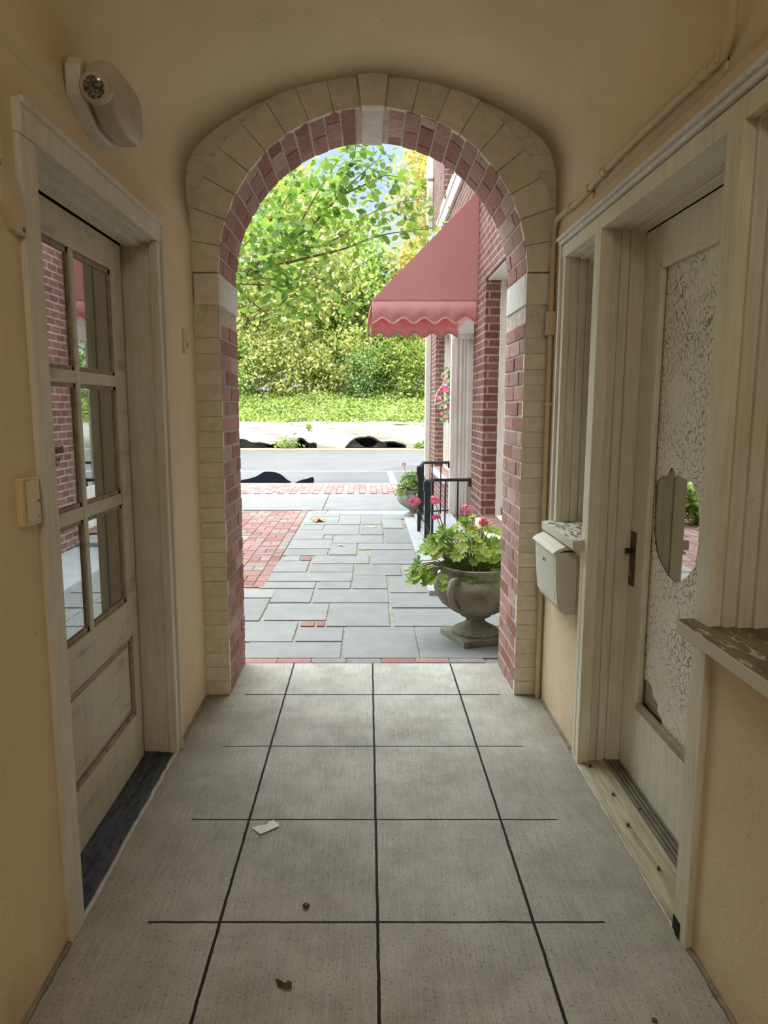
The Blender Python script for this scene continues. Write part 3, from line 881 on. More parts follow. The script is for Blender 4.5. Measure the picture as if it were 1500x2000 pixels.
# ================================================================ COURTYARD GROUND
M['flag'] = mat_island('bluestone', [(0, (.195,.20,.195)), (.4, (.232,.238,.233)), (.8, (.214,.22,.223)), (1, (.262,.268,.259))], .75, 5, .14, .25, .3)
M['pavebrick'] = mat_island('paving_brick', [(0, (.22,.115,.105)), (.5, (.29,.165,.155)), (.8, (.33,.205,.19)), (.9, (.215,.205,.20)), (1, (.29,.25,.24))], .85, 20, .22, .4)
M['joint'] = mat_plain('sandy_joint', (.27, .26, .225), .95, .1, .3, 30, .5)
S(boxes((-14, YB, -.3, 14, 10.3, -.010)).build('floor_courtyard', M['joint']))
stones = [(-.76,-.16,4.08,4.38),(-.15,.32,4.08,4.7),(.33,.9,4.08,4.7),(-.96,-.48,4.38,4.82),(-.47,-.16,4.39,4.69),(-1.06,-.76,4.84,5.43),(-.74,-.29,4.85,5.29),(-.29,.16,4.71,5.3),(.18,.93,4.71,5.15),(.18,1.01,5.17,5.59),(-1.15,-.75,5.45,5.72),(-.76,-.44,5.31,5.72),(-.43,.17,5.31,5.72),(.18,1.11,5.61,6.18),(-.91,-.44,5.75,5.97),(-.42,-.14,5.74,5.98),(-.13,.17,5.74,6.21),(-.88,-.13,5.99,6.33),(-.88,-.56,6.34,6.81),(-.54,-.13,6.34,6.68),(-.12,.31,6.21,6.66),(.33,.49,6.41,6.65),(.33,.48,6.23,6.38),(-.83,-.67,6.82,7.07),(-.87,-.41,7.08,7.42),(-.54,.02,6.7,7.08),(.04,.49,6.68,7.36),(-.86,-.39,7.44,7.96),(-.4,-.11,7.11,7.73),(-.1,.49,7.38,7.73),(-.85,-.51,7.98,8.59),(-.5,-.4,7.98,8.25),(-.38,.18,7.74,8.24),(.2,.51,7.74,8.69),(-.53,-.1,8.27,8.99),(-.09,.19,8.27,8.99),(-.84,-.55,8.61,9.0),(-.83,-.38,9.02,9.67),(-.37,-.09,9.02,9.82),(-.08,.19,9.02,9.82),(.19,.46,8.74,9.44),(.20,1.11,9.46,9.85),(-.81,-.59,10.03,10.29),(-.79,-.39,9.69,10.0)]
m = MB()
g = .005
for a, b, c, d in stones: m.box(a+g, c+g, -.05, b-g, d-g, random.uniform(-.001, .001))
for a, b, c, d in ((.92,1.1,4.08,4.7), (-1.4,-.98,4.08,4.82), (-1.6,-1.08,4.84,5.72), (-1.4,-.78,4.08,4.36)):
    if a < -1.3 and c == 4.08 and d == 4.36: continue
    m.box(a+g, c+g, -.05, b-g, d-g, 0)
S(m.build('floor_flagstone', M['flag'], bevel=.004))
m = MB(); m.box(-.57, 9.87, -.05, 1.1, 10.29, 0); S(m.build('floor_slate_band', mat_plain('pale_blue_slate', (.24,.265,.30), .7, .3, .1, 8), bevel=.004))
m = MB()
y0 = YB + .006
x = -.73
for L in (.20, .20, .21, .205, .20, .20, .21): m.box(x, y0, -.05, x+L-.008, y0+.072, .002+jit(.002)); x += L
for a, b, c, d in ((-.46,-.37,4.71,4.82), (-.35,-.30,4.71,4.82), (-.655,-.56,6.84,7.0), (.475,.58,8.80,9.02)): m.box(a, c, -.05, b, d, .001)
# basket-weave field on the left, with its soldier border
x = -.965
yy = 5.78
while yy < 10.28:
    m.box(x+.004, yy+.003, -.05, -.872, min(yy+.197, 10.29), .001+jit(.002)); yy += .203
bx0 = x
k = 0
xx = bx0 - .203
while xx > -5.2:
    yy = 5.78; j = 0
    while yy < 10.1:
        if (k + j) % 2 == 0:
            m.box(xx+.004, yy+.004, -.05, xx+.199, yy+.098, jit(.0025)); m.box(xx+.004, yy+.106, -.05, xx+.199, yy+.199, jit(.0025))
        else:
            m.box(xx+.004, yy+.004, -.05, xx+.098, yy+.199, jit(.0025)); m.box(xx+.106, yy+.004, -.05, xx+.199, yy+.199, jit(.0025))
        yy += .203; j += 1
    xx -= .203; k += 1
# kerb band of bricks beyond the footway
xx = -8.0; k = 0
while xx < 5.0:
    for r in range(8):
        yb = 12.28 + .206*r
        if k % 2 == 0: m.box(xx+.003, yb+.003, -.05, xx+.098, yb+.200, .002+jit(.002))
        else: m.box(xx+.003, yb+.1-.2*(r == 0)*0 + .003, -.05, xx+.098, min(yb+.300, 13.93), .002+jit(.002))
    xx += .102; k += 1
S(m.build('floor_brick_paving', M['pavebrick']))
conc = mat_plain('pale_footway_concrete', (.195, .195, .195), .85, .2, .1, 3, .2)
m = MB()
xs = [-9.0, -5.9, -3.2, -.66, 1.9, 4.4, 7]
for a, b in zip(xs[:-1], xs[1:]): m.box(a+.006, 10.31, -.1, b-.006, 12.26, .004)
S(m.build('floor_footway', conc, bevel=.004))
S(boxes((-14, 10.29, -.3, 14, 13.95, -.02)).build('floor_footway_bed', M['joint']))
S(boxes((-14, 13.95, -.3, 14, 14.10, 0.0)).build('trim_3', conc, bevel=.01))
ta = NT('asphalt'); n1 = ta.noise(60, 4, .7); n2 = ta.noise(.6, 4)
ta.base(ta.mix(.6, ta.ramp(n1, [(.3, (.066,.066,.071)), (.7, (.125,.125,.133))]), ta.ramp(n2, [(.4, (.85,.85,.86)), (.62, (1.1,1.08,1.02))]), 'MULTIPLY')).rough(.85, .25)
S(boxes((-30, 14.10, -.3, 30, 25.4, -.03)).build('floor_road', ta.m))
m = MB(); m.box(-9, 17.02, -.03, 1.6, 17.18, -.026); m.box(.47, 14.1, -.03, .60, 17.02, -.026)
S(m.build('trim_4', mat_plain('white_road_paint', (.34,.34,.335), .8, .2, .1, 10)))
S(boxes((-30, 25.4, -.3, 30, 26.75, -.005)).build('floor_gutter', mat_plain('sandy_gutter', (.19,.155,.115), .9, .2, .15, 3)))
S(boxes((-60, 26.75, -.4, 60, 90, -.02)).build('floor_park', mat_plain('park_soil', (.13,.12,.06), .95, .1, .3, 1)))

# flat black patches standing in for the remains of erased cars
leftover = NT('remnant_black'); leftover.base((.004, .004, .006)).rough(1.0, 0.0)
def car_remnant(outline, label, group=None):
    pts = [(a, b) for a, b in outline]
    c = (sum(p[0] for p in pts)/len(pts), sum(p[1] for p in pts)/len(pts), -.03)
    P = bez([(a, b, -.0295) for a, b in pts + pts[:1]], 5)[:-1]
    m = MB().prism(P, (0, 0, .003))
    return tag(m.build('car_remnant', leftover.m, origin=c), label, 'car_remnant', group)
car_remnant([(-3.1,14.3),(-1.66,14.3),(-1.75,15.2),(-2.1,16.6),(-2.45,17.0),(-2.5,15.6),(-2.75,14.9),(-3.2,15.4)], 'large black car remnant patch at the left kerb of the road')
car_remnant([(-1.50,14.25),(-1.12,14.25),(-1.2,15.6),(-1.30,15.3),(-1.42,14.9)], 'smaller black car remnant patch right of the large one on the road')

# ================================================================ COURTYARD BUILDING ON THE RIGHT
BX = 1.117
YE = 12.95
ops = [(4.12, 6.93, .43, 2.69), (7.66, 9.42, .06, 2.52), (9.80, 11.85, .52, 2.66), (9.5, 10.95, 4.42, 6.3), (4.8, 6.4, 4.42, 6.3)]
ycut = sorted({YB, YE, *[o[0] for o in ops], *[o[1] for o in ops]}); zcut = sorted({-.05, 7.6, *[o[2] for o in ops], *[o[3] for o in ops]})
m = MB()
for a, b in zip(ycut[:-1], ycut[1:]):
    for c, d in zip(zcut[:-1], zcut[1:]):
        ym, zm = (a+b)/2, (c+d)/2
        if any(o[0] < ym < o[1] and o[2] < zm < o[3] for o in ops): continue
        m.box(BX, a, c, BX+.32, b, d)
m.box(BX, YE, -.05, 6, YE+.3, 7.6); m.box(BX, YB, 7.6, 6.5, YE+.3, 7.9)
S(m.build('wall_right_building', M['brickwall']))
S(boxes((BX+.9, YB, 0, BX+1.0, YE, 7.6), (BX+.32, YB, 3.2, BX+.9, YE, 3.4)).build('wall_right_building_inside', M['dark']))
m = MB(); m.box(BX-.035, YB+.02, 4.10, BX+.02, YE+.02, 4.30); m.box(BX-.05, YB+.02, 4.28, BX+.02, YE+.02, 4.33)
S(m.build('trim_5', M['stone'], bevel=.006))
def shop_window(name, y0, y1, z0, z1, bars):
    w = S(thing(name, (BX+.25, (y0+y1)/2, z0), None, None))
    m = MB()
    xg0, xg1 = BX+.20, BX+.28
    m.box(xg0, y0, z0, xg1, y0+.07, z1); m.box(xg0, y1-.07, z0, xg1, y1, z1); m.box(xg0, y0, z1-.09, xg1, y1, z1); m.box(xg0, y0, z0, xg1, y1, z0+.09)
    for q in bars: m.box(xg0+.01, y0+(y1-y0)*q-.025, z0, xg1-.01, y0+(y1-y0)*q+.025, z1)
    m.box(xg0-.06, y1-.022, z0, xg0, y1, z1); m.box(BX+.02, y0, z1-.02, xg0, y1, z1)
    m.build('window_frame', M['bright'], w, bevel=.004)
    boxes((BX+.235, y0+.06, z0+.08, BX+.24, y1-.06, z1-.08)).build('glass_pane', M['shopglass'], w)
    m = MB(); m.hexa([(BX-.05, y0-.05, z0-.09), (BX+.22, y0-.05, z0-.09), (BX+.22, y1+.05, z0-.09), (BX-.05, y1+.05, z0-.09)],
                     [(BX-.05, y0-.05, z0-.03), (BX+.22, y0-.05, z0+.012), (BX+.22, y1-.0, z0+.012), (BX-.05, y1+.05, z0-.03)])
    m.build('window_sill', M['bright'], w, bevel=.004)
    return w
shop_window('window_3', 4.12, 6.93, .43, 2.69, (.33, .66))
shop_window('window_4', 9.80, 11.85, .52, 2.66, (.5,))
shop_window('window_5', 9.5, 10.95, 4.42, 6.3, (.5,))
shop_window('window_6', 4.8, 6.4, 4.42, 6.3, (.5,))
# shop doorway with panelled reveal
d3 = S(thing('door_3', (BX+.25, 8.54, .06), None, None))
m = MB()
m.box(BX-.030, 9.37, .06, BX+.02, 9.50, 2.52)                  # far casing
m.box(BX-.0, 9.385, .06, BX+.30, 9.42, 2.52)                    # far reveal
for xa, xb, yo in ((BX+.02, BX+.05, 0), (BX+.075, BX+.105, .0), (BX+.13, BX+.15, .004), (BX+.17, BX+.20, 0)): m.box(xa, 9.365+yo, .06, xb, 9.39, 2.46)
m.box(BX-.02, 7.66, 2.42, BX+.30, 9.45, 2.52); m.box(BX-.04, 7.66, 2.50, BX+.1, 9.48, 2.54); m.box(BX+.0, 9.345, 2.36, BX+.26, 9.40, 2.42)
m.box(BX+.01, 7.66, .06, BX+.30, 7.70, 2.52)
m.build('door_surround', M['bright'], d3, bevel=.004)
m = MB(); m.box(BX+.26, 7.70, .06, BX+.31, 9.385, .55); m.box(BX+.26, 7.70, .06, BX+.31, 7.85, 2.42); m.box(BX+.26, 9.24, .06, BX+.31, 9.385, 2.42); m.box(BX+.26, 7.70, 2.26, BX+.31, 9.385, 2.42)
m.build('door_leaf', M['bright'], d3, bevel=.004)
boxes((BX+.283, 7.85, .55, BX+.287, 9.24, 2.26)).build('glass_pane', M['shopglass'], d3)
# low white stone step along the building
S(boxes((.487, 5.50, -.05, BX, 9.35, .045), (.62, 7.3, .045, BX, 9.35, .09)).build('floor_stone_step', mat_plain('white_step_stone', (.36,.375,.39), .75, .25, .1, 6, .2), bevel=.008))

# awning
ta = NT('red_awning_canvas')
cc = ta.ramp(ta.noise(2.2, 4), [(.3, (.74,.42,.445)), (.7, (.78,.47,.49))])
ta.base(cc).rough(.85, .15)
tr = ta.n.new('ShaderNodeBsdfTranslucent'); ta.lk(ta.mix(1, cc, (1.15,.75,.65), 'MULTIPLY'), tr.inputs['Color'])
ms = ta.n.new('ShaderNodeMixShader'); ms.inputs[0].default_value = .30
ta.lk(ta.b.outputs[0], ms.inputs[1]); ta.lk(tr.outputs[0], ms.inputs[2]); ta.lk(ms.outputs[0], ta.out.inputs[0])
ta.bump(ta.noise(500, 2), .08, .001)
M['awning'] = ta.m
AY0, AY1, AZT, AZB, AXO = 7.45, 8.92, 3.63, 2.565, .045
aw = thing('awning', (BX, 8.19, 2.57), 'red canvas awning with scalloped valance over the shop door', 'awning')
m = MB()
def grid(P00, P10, P11, P01, nu, nv, fn=None):
    o = len(m.v)
    for j in range(nv+1):
        for i in range(nu+1):
            u, v = i/nu, j/nv
            p = (Vector(P00)*(1-u)+Vector(P10)*u)*(1-v) + (Vector(P01)*(1-u)+Vector(P11)*u)*v
            if fn: p = fn(p, u, v)
            m.v.append(tuple(p))
    for j in range(nv):
        for i in range(nu):
            a = o+j*(nu+1)+i
            m.f.append((a, a+1, a+nu+2, a+nu+1))
sag = lambda p, u, v: p + Vector((.02*math.sin(PI*u)*math.sin(PI*v), 0, -.03*math.sin(PI*u)*math.sin(PI*v)))
grid((BX-.002, AY0, AZT), (BX-.002, AY1, AZT), (AXO, AY1, AZB), (AXO, AY0, AZB), 12, 12, sag)
cv = m.build('canopy', M['awning'], aw, smooth=True)
sm = cv.modifiers.new('thick', 'SOLIDIFY'); sm.thickness = .003
for yy in (AY0, AY1):
    m = MB(); m.add([(BX-.002, yy, AZT), (AXO, yy, AZB), (BX-.002, yy, AZB)], [(0, 1, 2)])
    o = m.build('side_panel', M['awning'], aw); sm = o.modifiers.new('thick', 'SOLIDIFY'); sm.thickness = .003
def valance(p0, p1, zt, zlow, amp, waves, flare):
    global m
    m = MB(); nn = 72; edge = []
    for i in range(nn+1):
        u = i/nn; x = p0[0]+(p1[0]-p0[0])*u; y = p0[1]+(p1[1]-p0[1])*u
        ph = abs(math.sin(PI*(u*waves)))
        zb = zlow + amp*(1-ph)**1.0 if False else zlow + amp*.5*(1-math.cos(2*PI*(u*waves)))
        w = .006*math.sin(2*PI*u*waves*1.7)
        m.v += [(x, y, zt), (x+flare[0]*.5+w*abs(flare[0] > -1), y+flare[1]*.5+w*.5, (zt+zb)/2), (x+flare[0], y+flare[1], zb)]
        edge.append((x+flare[0], y+flare[1], zb))
    for i in range(nn):
        for k in range(2):
            a = i*3+k; m.f.append((a, a+1, a+4, a+3))
    o = m.build('valance', M['awning'], aw, smooth=True)
    sm = o.modifiers.new('thick', 'SOLIDIFY'); sm.thickness = .003
    e = MB().tube(edge, .008, 6); e.build('edge_binding', mat_plain('pale_pink_binding', (.66,.42,.42), .8, .2, .06, 20), o, smooth=True)
valance((AXO, AY0), (BX-.004, AY0), AZB, 2.335, .055, 5, (0, -.012))
valance((AXO, AY1), (BX-.004, AY1), AZB, 2.335, .055, 5, (0, .012))
valance((AXO, AY0), (AXO, AY1), AZB, 2.335, .055, 6, (-.045, 0))
m = MB(); m.tube([(BX-.01, AY0+.02, AZB), (AXO+.01, AY0+.02, AZB), (AXO+.01, AY1-.02, AZB), (BX-.01, AY1-.02, AZB)], .011, 8)
m.tube([(BX-.01, AY0+.02, AZT-.02), (AXO+.01, AY0+.02, AZB)], .010, 8); m.tube([(BX-.01, AY1-.02, AZT-.02), (AXO+.01, AY1-.02, AZB)], .010, 8)
m.build('frame', M['stone'], aw)

# downspout at the far corner
ds = thing('downspout', (1.09, 12.75, 0), 'pale grey downspout at the far corner of the brick building', 'downspout')
m = MB(); m.box(1.02, 12.70, .0, 1.115, 12.86, 5.75); m.build('pipe', M['stone'], ds, bevel=.012)
m = MB(); m.box(1.005, 12.66, 5.30, 1.117, 12.90, 5.62); m.build('leader_head', mat_plain('verdigris_metal', (.38,.46,.44), .5, .4, .15, 10), ds, bevel=.02)

# railings
def railing(y_newel, z_top, corner, wallp, zbase, label):
    r = thing('stair_railing', (.60, y_newel, zbase), label, 'railing', 'black iron railings at the shop step')
    a = Vector((.605, y_newel, z_top)); b = Vector(corner); c = Vector(wallp)
    m = MB(); m.tube([a, b, c], .018, 8); m.build('handrail', M['black'], r)
    m = MB(); m.box(.585, y_newel-.02, zbase, .625, y_newel+.02, z_top+.01); m.build('newel', M['black'], r)
    m = MB(); m.box(.572, y_newel-.033, z_top-.10, .638, y_newel+.033, z_top+.005); m.build('newel_cap', M['black'], r, bevel=.006)
    for u in (.5, 1.0):
        p = a.lerp(b, u); m = MB(); m.box(p.x-.012, p.y-.012, zbase, p.x+.012, p.y+.012, p.z); m.build('baluster', M['black'], r)
    for u in (.33, .66):
        p = b.lerp(c, u); m = MB(); m.box(p.x-.008, p.y-.008, zbase, p.x+.008, p.y+.008, p.z); m.build('baluster', M['black'], r)
    m = MB(); m.box(c.x-.03, c.y-.02, c.z-.07, c.x, c.y+.02, c.z+.02); m.build('bracket', M['black'], r)
    m = MB(); m.tube([a-Vector((0,0,z_top-zbase-.08)), b-Vector((0,0,b.z-zbase-.08)), c-Vector((0,0,c.z-zbase-.08))], .010, 6); m.build('bottom_rail', M['black'], r)
    return r
railing(7.22, .738, (.70, 7.60, .715), (1.115, 7.62, .715), .045, 'black iron railing with a square newel, on the near side of the shop step')
railing(8.25, .80, (.725, 9.25, .775), (1.095, 9.43, .765), .045, 'black iron railing on the far side of the shop step')

# ================================================================ URNS WITH GERANIUMS
tu = NT('mossy_cast_stone')
cu_ = tu.ramp(tu.noise(7, 6, .65), [(.3, (.13,.118,.085)), (.5, (.245,.23,.185)), (.7, (.36,.34,.295))])
ms_ = tu.ramp(tu.noise(14, 5, .6), [(.55, (1,1,1)), (.70, (.45,.44,.34))])
tu.base(tu.mix(.8, cu_, ms_, 'MULTIPLY')).rough(.9, .15); tu.bump(tu.noise(45, 6, .7), .5, .008)
M['urn'] = tu.m
tu2 = NT('pale_cast_stone'); tu2.base(tu2.ramp(tu2.noise(8, 6, .65), [(.3, (.26,.24,.205)), (.7, (.40,.375,.335))])).rough(.9, .15); tu2.bump(tu2.noise(40, 6, .7), .5, .008)
M['geranium'] = mat_leaf('geranium_leaf', [(0, (.12,.25,.055)), (.35, (.27,.41,.08)), (.7, (.42,.53,.13)), (.92, (.56,.62,.22)), (1, (.60,.50,.28))], .42)
M['petal'] = mat_leaf('pink_petal', [(0, (.60,.06,.24)), (.5, (.74,.15,.40)), (1, (.82,.38,.58))], .3)
M['stem'] = mat_plain('green_brown_stem', (.20,.23,.08), .7, .3, .3, 30)
M['soil'] = mat_plain('potting_soil', (.020,.015,.010), .95, .1, .4, 60, .6)

def fan_leaf(mb, c, nrm, up, r):
    """round scalloped leaf with a notch at the stalk and a cupped blade"""
    nrm = nrm.normalized(); up = (up - nrm*up.dot(nrm))
    if up.length < 1e-4: up = Vector((1, 0, 0)) - nrm*nrm.x
    up.normalize(); sd = nrm.cross(up)
    k = 15; o = len(mb.v)
    mb.v.append(tuple(c - nrm*r*.18))
    for i in range(k+1):
        a = math.radians(-155 + 310*i/k)
        rr = r*(.86 + .14*math.cos(i*PI)) * (1 - .10*abs(math.sin(a/2)))
        p = c + (up*math.cos(a) + sd*math.sin(a))*rr + nrm*(.10*r*math.cos(i*PI) + .05*r)
        mb.v.append(tuple(p))
    for i in range(k): mb.f.append((o, o+1+i, o+2+i))

def urn(loc, s, mat, label, leaves, flowers, spread, hgt, seed, handles, leafmat, rl, plinth_rot):
    rr = random.Random(seed)
    u = thing('planter_urn', loc, label, 'planter urn')
    L = Vector(loc)
    m = MB()
    rot = Matrix.Rotation(plinth_rot, 3, 'Z')
    m.obox(L + Vector((0, 0, .02*s)), (.34*s, .34*s, .04*s), rot)
    m.build('plinth', mat, u, bevel=.006)
    prof = [(.0,.03),(.150,.035),(.155,.055),(.135,.072),(.12,.078),(.10,.088),(.066,.110),(.060,.128),(.070,.146),(.098,.155),(.102,.166),(.16,.195),(.225,.245),(.263,.300),(.274,.345),(.268,.385),(.246,.415),(.226,.425),(.224,.455),(.236,.468),(.240,.487),(.222,.490),(.212,.470),(.20,.43),(0,.43)]
    MB().lathe([(a*s, b*s) for a, b in prof], L, 48, False).build('bowl', mat, u, smooth=True)
    MB().lathe([(0, .445*s), (.1*s, .452*s), (.208*s, .445*s), (.208*s, .43*s), (0, .43*s)], L, 24, False).build('soil', M['soil'], u, smooth=True)
    for ang in handles:
        d = Vector((math.cos(ang), math.sin(ang), 0))
        pts = bez([L+d*.225*s+Vector((0,0,.418*s)), L+d*.285*s+Vector((0,0,.432*s)), L+d*.318*s+Vector((0,0,.395*s)), L+d*.312*s+Vector((0,0,.33*s)), L+d*.268*s+Vector((0,0,.268*s)), L+d*.222*s+Vector((0,0,.238*s))], 6)
        MB().tube(pts, [.020*s]*len(pts), 10).build('handle', mat, u, smooth=True)
    top = L + Vector((0, 0, .45*s))
    lm, sm_ = MB(), MB()
    for i in range(leaves):
        a = rr.uniform(0, 2*PI); q = math.sqrt(rr.random())
        p = Vector((math.cos(a)*q*spread[0] + spread[2], math.sin(a)*q*spread[1] + spread[3], 0))
        hz = hgt*(1-.75*q*q)*rr.uniform(.35, 1.0) - (.10*s if q > .85 else 0)
        c = top + p + Vector((0, 0, hz))
        nr = Vector((p.x*1.6 + rr.uniform(-.25,.25), p.y*1.6 + rr.uniform(-.45,.15), .25 + rr.uniform(0,.35)))
        r = rl*rr.uniform(.65, 1.15)
        fan_leaf(lm, c, nr, Vector((p.x, p.y, .3*rr.uniform(-1,1))), r)
        b0 = top + Vector((p.x*.35, p.y*.35, 0))
        md = (b0+c)/2 + Vector((0, 0, .04))
        sm_.tube([b0, md, c], [.0045, .0035, .002], 5, False)
    lm.build('foliage', leafmat, u)
    for f in flowers:
        fc = L + Vector(f[:3]); fr = f[3]
        fb = MB()
        for i in range(26):
            d = Vector((rr.gauss(0,1), rr.gauss(0,1), rr.gauss(0,1)*.7 + .2)).normalized()
            fan_leaf(fb, fc + d*fr*rr.uniform(.5, 1), d + Vector((0,-.4,0)), Vector((rr.random(), rr.random(), rr.random())), fr*.42)
        fb.build('flower_head', M['petal'], u)
        b0 = top + Vector((f[0]*.4, f[1]*.4, 0))
        sm_.tube([b0, (b0+fc)/2+Vector((f[0]*.1, f[1]*.1, .05)), fc], [.005, .004, .003], 5, False)
    sm_.build('stem', M['stem'], u)
    return u
urn((.70, 4.46, 0), 1.0, M['urn'], 'large mossy stone urn with pink geraniums beside the right arch pier', 150,
    [(-.40, 0, .89, .040), (-.275, -.02, .90, .036), (-.26, .03, .79, .028), (-.075, 0, .84, .038), (.035, .0, .765, .034)], (.40, .24, -.055, 0), .36, 3, (math.radians(232), math.radians(52), math.radians(142)), M['geranium'], .056, .35)
M['bushleaf'] = mat_leaf('planter_shrub_leaf', [(0, (.12,.22,.07)), (.5, (.24,.38,.13)), (1, (.40,.52,.22))], .35)
urn((.62, 9.56, 0), .80, tu2.m, 'smaller pale stone urn with a leafy green plant beyond the railings', 190,
    [(-.13, 0, .73, .028), (.12, 0, .74, .03), (.05, -.05, .70, .02)], (.24, .22, -.01, 0), .30, 5, (math.radians(100), math.radians(280)), M['bushleaf'], .045, .0)

# hanging flower wreath in the far window recess
wr = thing('flower_wreath', (1.19, 10.6, 1.70), 'pink and green flower wreath with ribbon hanging in the far shop window recess', 'wreath')
lm, fb, rbn = MB(), MB(), MB()
for i in range(90):
    a = rng.uniform(0, 1); z = 1.27 + .80*a
    c = Vector((1.19 + rng.normal(0, .05), 10.6 + rng.normal(0, .05), z))
    fan_leaf(lm, c, Vector((-1, -1, .3)) + Vector(tuple(rng.normal(0, .6, 3))), Vector((0, 0, 1)), .035)
for i in range(34):
    z = 1.30 + .74*rng.uniform(0, 1)
    fan_leaf(fb, Vector((1.16 + rng.normal(0, .05), 10.56 + rng.normal(0, .04), z)), Vector((-.6, -1, .2)) + Vector(tuple(rng.normal(0, .4, 3))), Vector((0, 0, 1)), .038)
lm.build('greenery', M['bushleaf'], wr); fb.build('blossom', M['petal'], wr)
rbn.tube(bez([(1.19, 10.6, 2.02), (1.08, 10.55, 1.95), (1.12, 10.55, 1.85), (1.02, 10.55, 1.70), (1.0, 10.55, 1.55), (1.08, 10.55, 1.57)], 6), .010, 6)
rbn.build('ribbon', mat_plain('pale_ribbon', (.62,.52,.42), .7, .3, .1, 20), wr)

# fallen leaves and paper on the flagstones
def dry_leaf(x, y, r, mat, label, z=.002):
    m = MB(); k = 11
    vs = [(x, y, z+.006)]
    for i in range(k):
        a = 2*PI*i/k; q = r*(1.0 if i % 2 == 0 else .45)
        vs.append((x+q*math.cos(a), y+q*math.sin(a)*1.2, z + (.035*r/.1 if i % 3 == 0 else .004)))
    m.add(vs, [(0, 1+i, 1+(i+1) % k) for i in range(k)])
    o = m.build('fallen_leaf', mat, origin=(x, y, z))
    sm = o.modifiers.new('thick', 'SOLIDIFY'); sm.thickness = .0012; sm.offset = 1
    return tag(o, label, 'leaf')
dry_leaf(-.66, 9.25, .11, mat_plain('orange_dry_leaf', (.55,.22,.06), .7, .2, .3, 40), 'curled orange brown dry leaf on the flagstones')
pal = mat_plain('pale_petal', (.70,.66,.56), .7, .2, .1, 40)
flat_scrap('petal', [(-.335,7.60),(-.30,7.55),(-.26,7.54),(-.245,7.57),(-.29,7.60)], .001, pal, 'pale petal on the flagstones in the middle of the path', 'petal', None, .012)
flat_scrap('petal', [(-.02,8.80),(.04,8.74),(.11,8.76),(.10,8.80),(.03,8.82)], .001, pal, 'pale petal on the flagstones farther along near the middle', 'petal', None, .012)
flat_scrap('petal', [(.43,6.58),(.45,6.55),(.48,6.56),(.475,6.60),(.45,6.61)], .001, pal, 'tiny pale petal on the flagstone by the white step edge', 'petal', None, .012)

# ================================================================ VEGETATION
def leaves_obj(name, mat, C, size, parent=None, origin=None, up_bias=0.0, aspect=.55, nrm=None):
    C = np.asarray(C, float); n = len(C)
    d = rng.normal(size=(n, 3)); d /= np.linalg.norm(d, axis=1)[:, None]
    if nrm is not None: q = rng.normal(size=(n, 3))*.6 + nrm
    else: q = rng.normal(size=(n, 3)) + np.array([0, -.35, up_bias])
    q /= np.linalg.norm(q, axis=1)[:, None]
    d = d - q*(d*q).sum(1)[:, None]; d /= np.linalg.norm(d, axis=1)[:, None]
    b = np.cross(q, d)
    s = size*rng.uniform(.6, 1.3, n)[:, None]
    tpl = np.array([(0, -.5), (.5*aspect, -.12), (.36*aspect, .22), (0, .5), (-.36*aspect, .22), (-.5*aspect, -.12)])
    V = np.empty((n, 6, 3))
    for k, (w, l) in enumerate(tpl): V[:, k] = C + b*s*w + d*s*l + q*s*(.06 if k in (0, 3) else -.03)
    off = np.array(wloc(parent)) if parent is not None else (np.array(origin) if origin is not None else np.zeros(3))
    me = bpy.data.meshes.new(name)
    me.vertices.add(n*6); me.vertices.foreach_set('co', (V - off).reshape(-1).astype(np.float32))
    me.loops.add(n*6); me.loops.foreach_set('vertex_index', np.arange(n*6, dtype=np.int32))
    me.polygons.add(n); me.polygons.foreach_set('loop_start', np.arange(0, n*6, 6, dtype=np.int32))
    me.polygons.foreach_set('loop_total', np.full(n, 6, dtype=np.int32))
    me.update(); me.validate()
    me.materials.append(mat)
    o = bpy.data.objects.new(name, me); COL.objects.link(o)
    if parent is not None: o.parent = parent
    elif origin is not None: o.location = origin
    return o

def crown(center, rad, nclump, per, cr):
    c = rng.normal(size=(nclump, 3)); c /= np.linalg.norm(c, axis=1)[:, None]
    c *= rng.uniform(.35, 1.0, nclump)[:, None]**.5
    c = c*np.array(rad) + np.array(center)
    P = np.repeat(c, per, axis=0) + rng.normal(size=(nclump*per, 3))*cr
    return c, P

M['yellowleaf'] = mat_leaf('sunlit_yellow_green_leaf', [(0, (.11,.16,.04)), (.25, (.25,.30,.08)), (.55, (.40,.42,.14)), (.85, (.54,.52,.24)), (1, (.68,.62,.40))], .45)
M['midleaf'] = mat_leaf('mid_green_leaf', [(0, (.07,.14,.035)), (.4, (.20,.31,.075)), (.75, (.36,.46,.14)), (1, (.60,.60,.28))], .42)
M['rustleaf'] = mat_leaf('turning_leaf', [(0, (.22,.22,.07)), (.4, (.46,.42,.15)), (.75, (.62,.50,.22)), (1, (.62,.34,.18))], .42)
M['ivy'] = mat_leaf('bright_ground_cover_leaf', [(0, (.05,.10,.015)), (.3, (.14,.225,.035)), (.65, (.235,.30,.055)), (.92, (.33,.35,.11)), (1, (.50,.48,.30))], .4)
M['darkleaf'] = mat_leaf('dark_shrub_leaf', [(0, (.06,.12,.04)), (.5, (.15,.24,.08)), (1, (.30,.38,.14))], .35)
M['bark'] = mat_plain('grey_bark', (.20,.17,.14), .9, .1, .35, 12, .6)

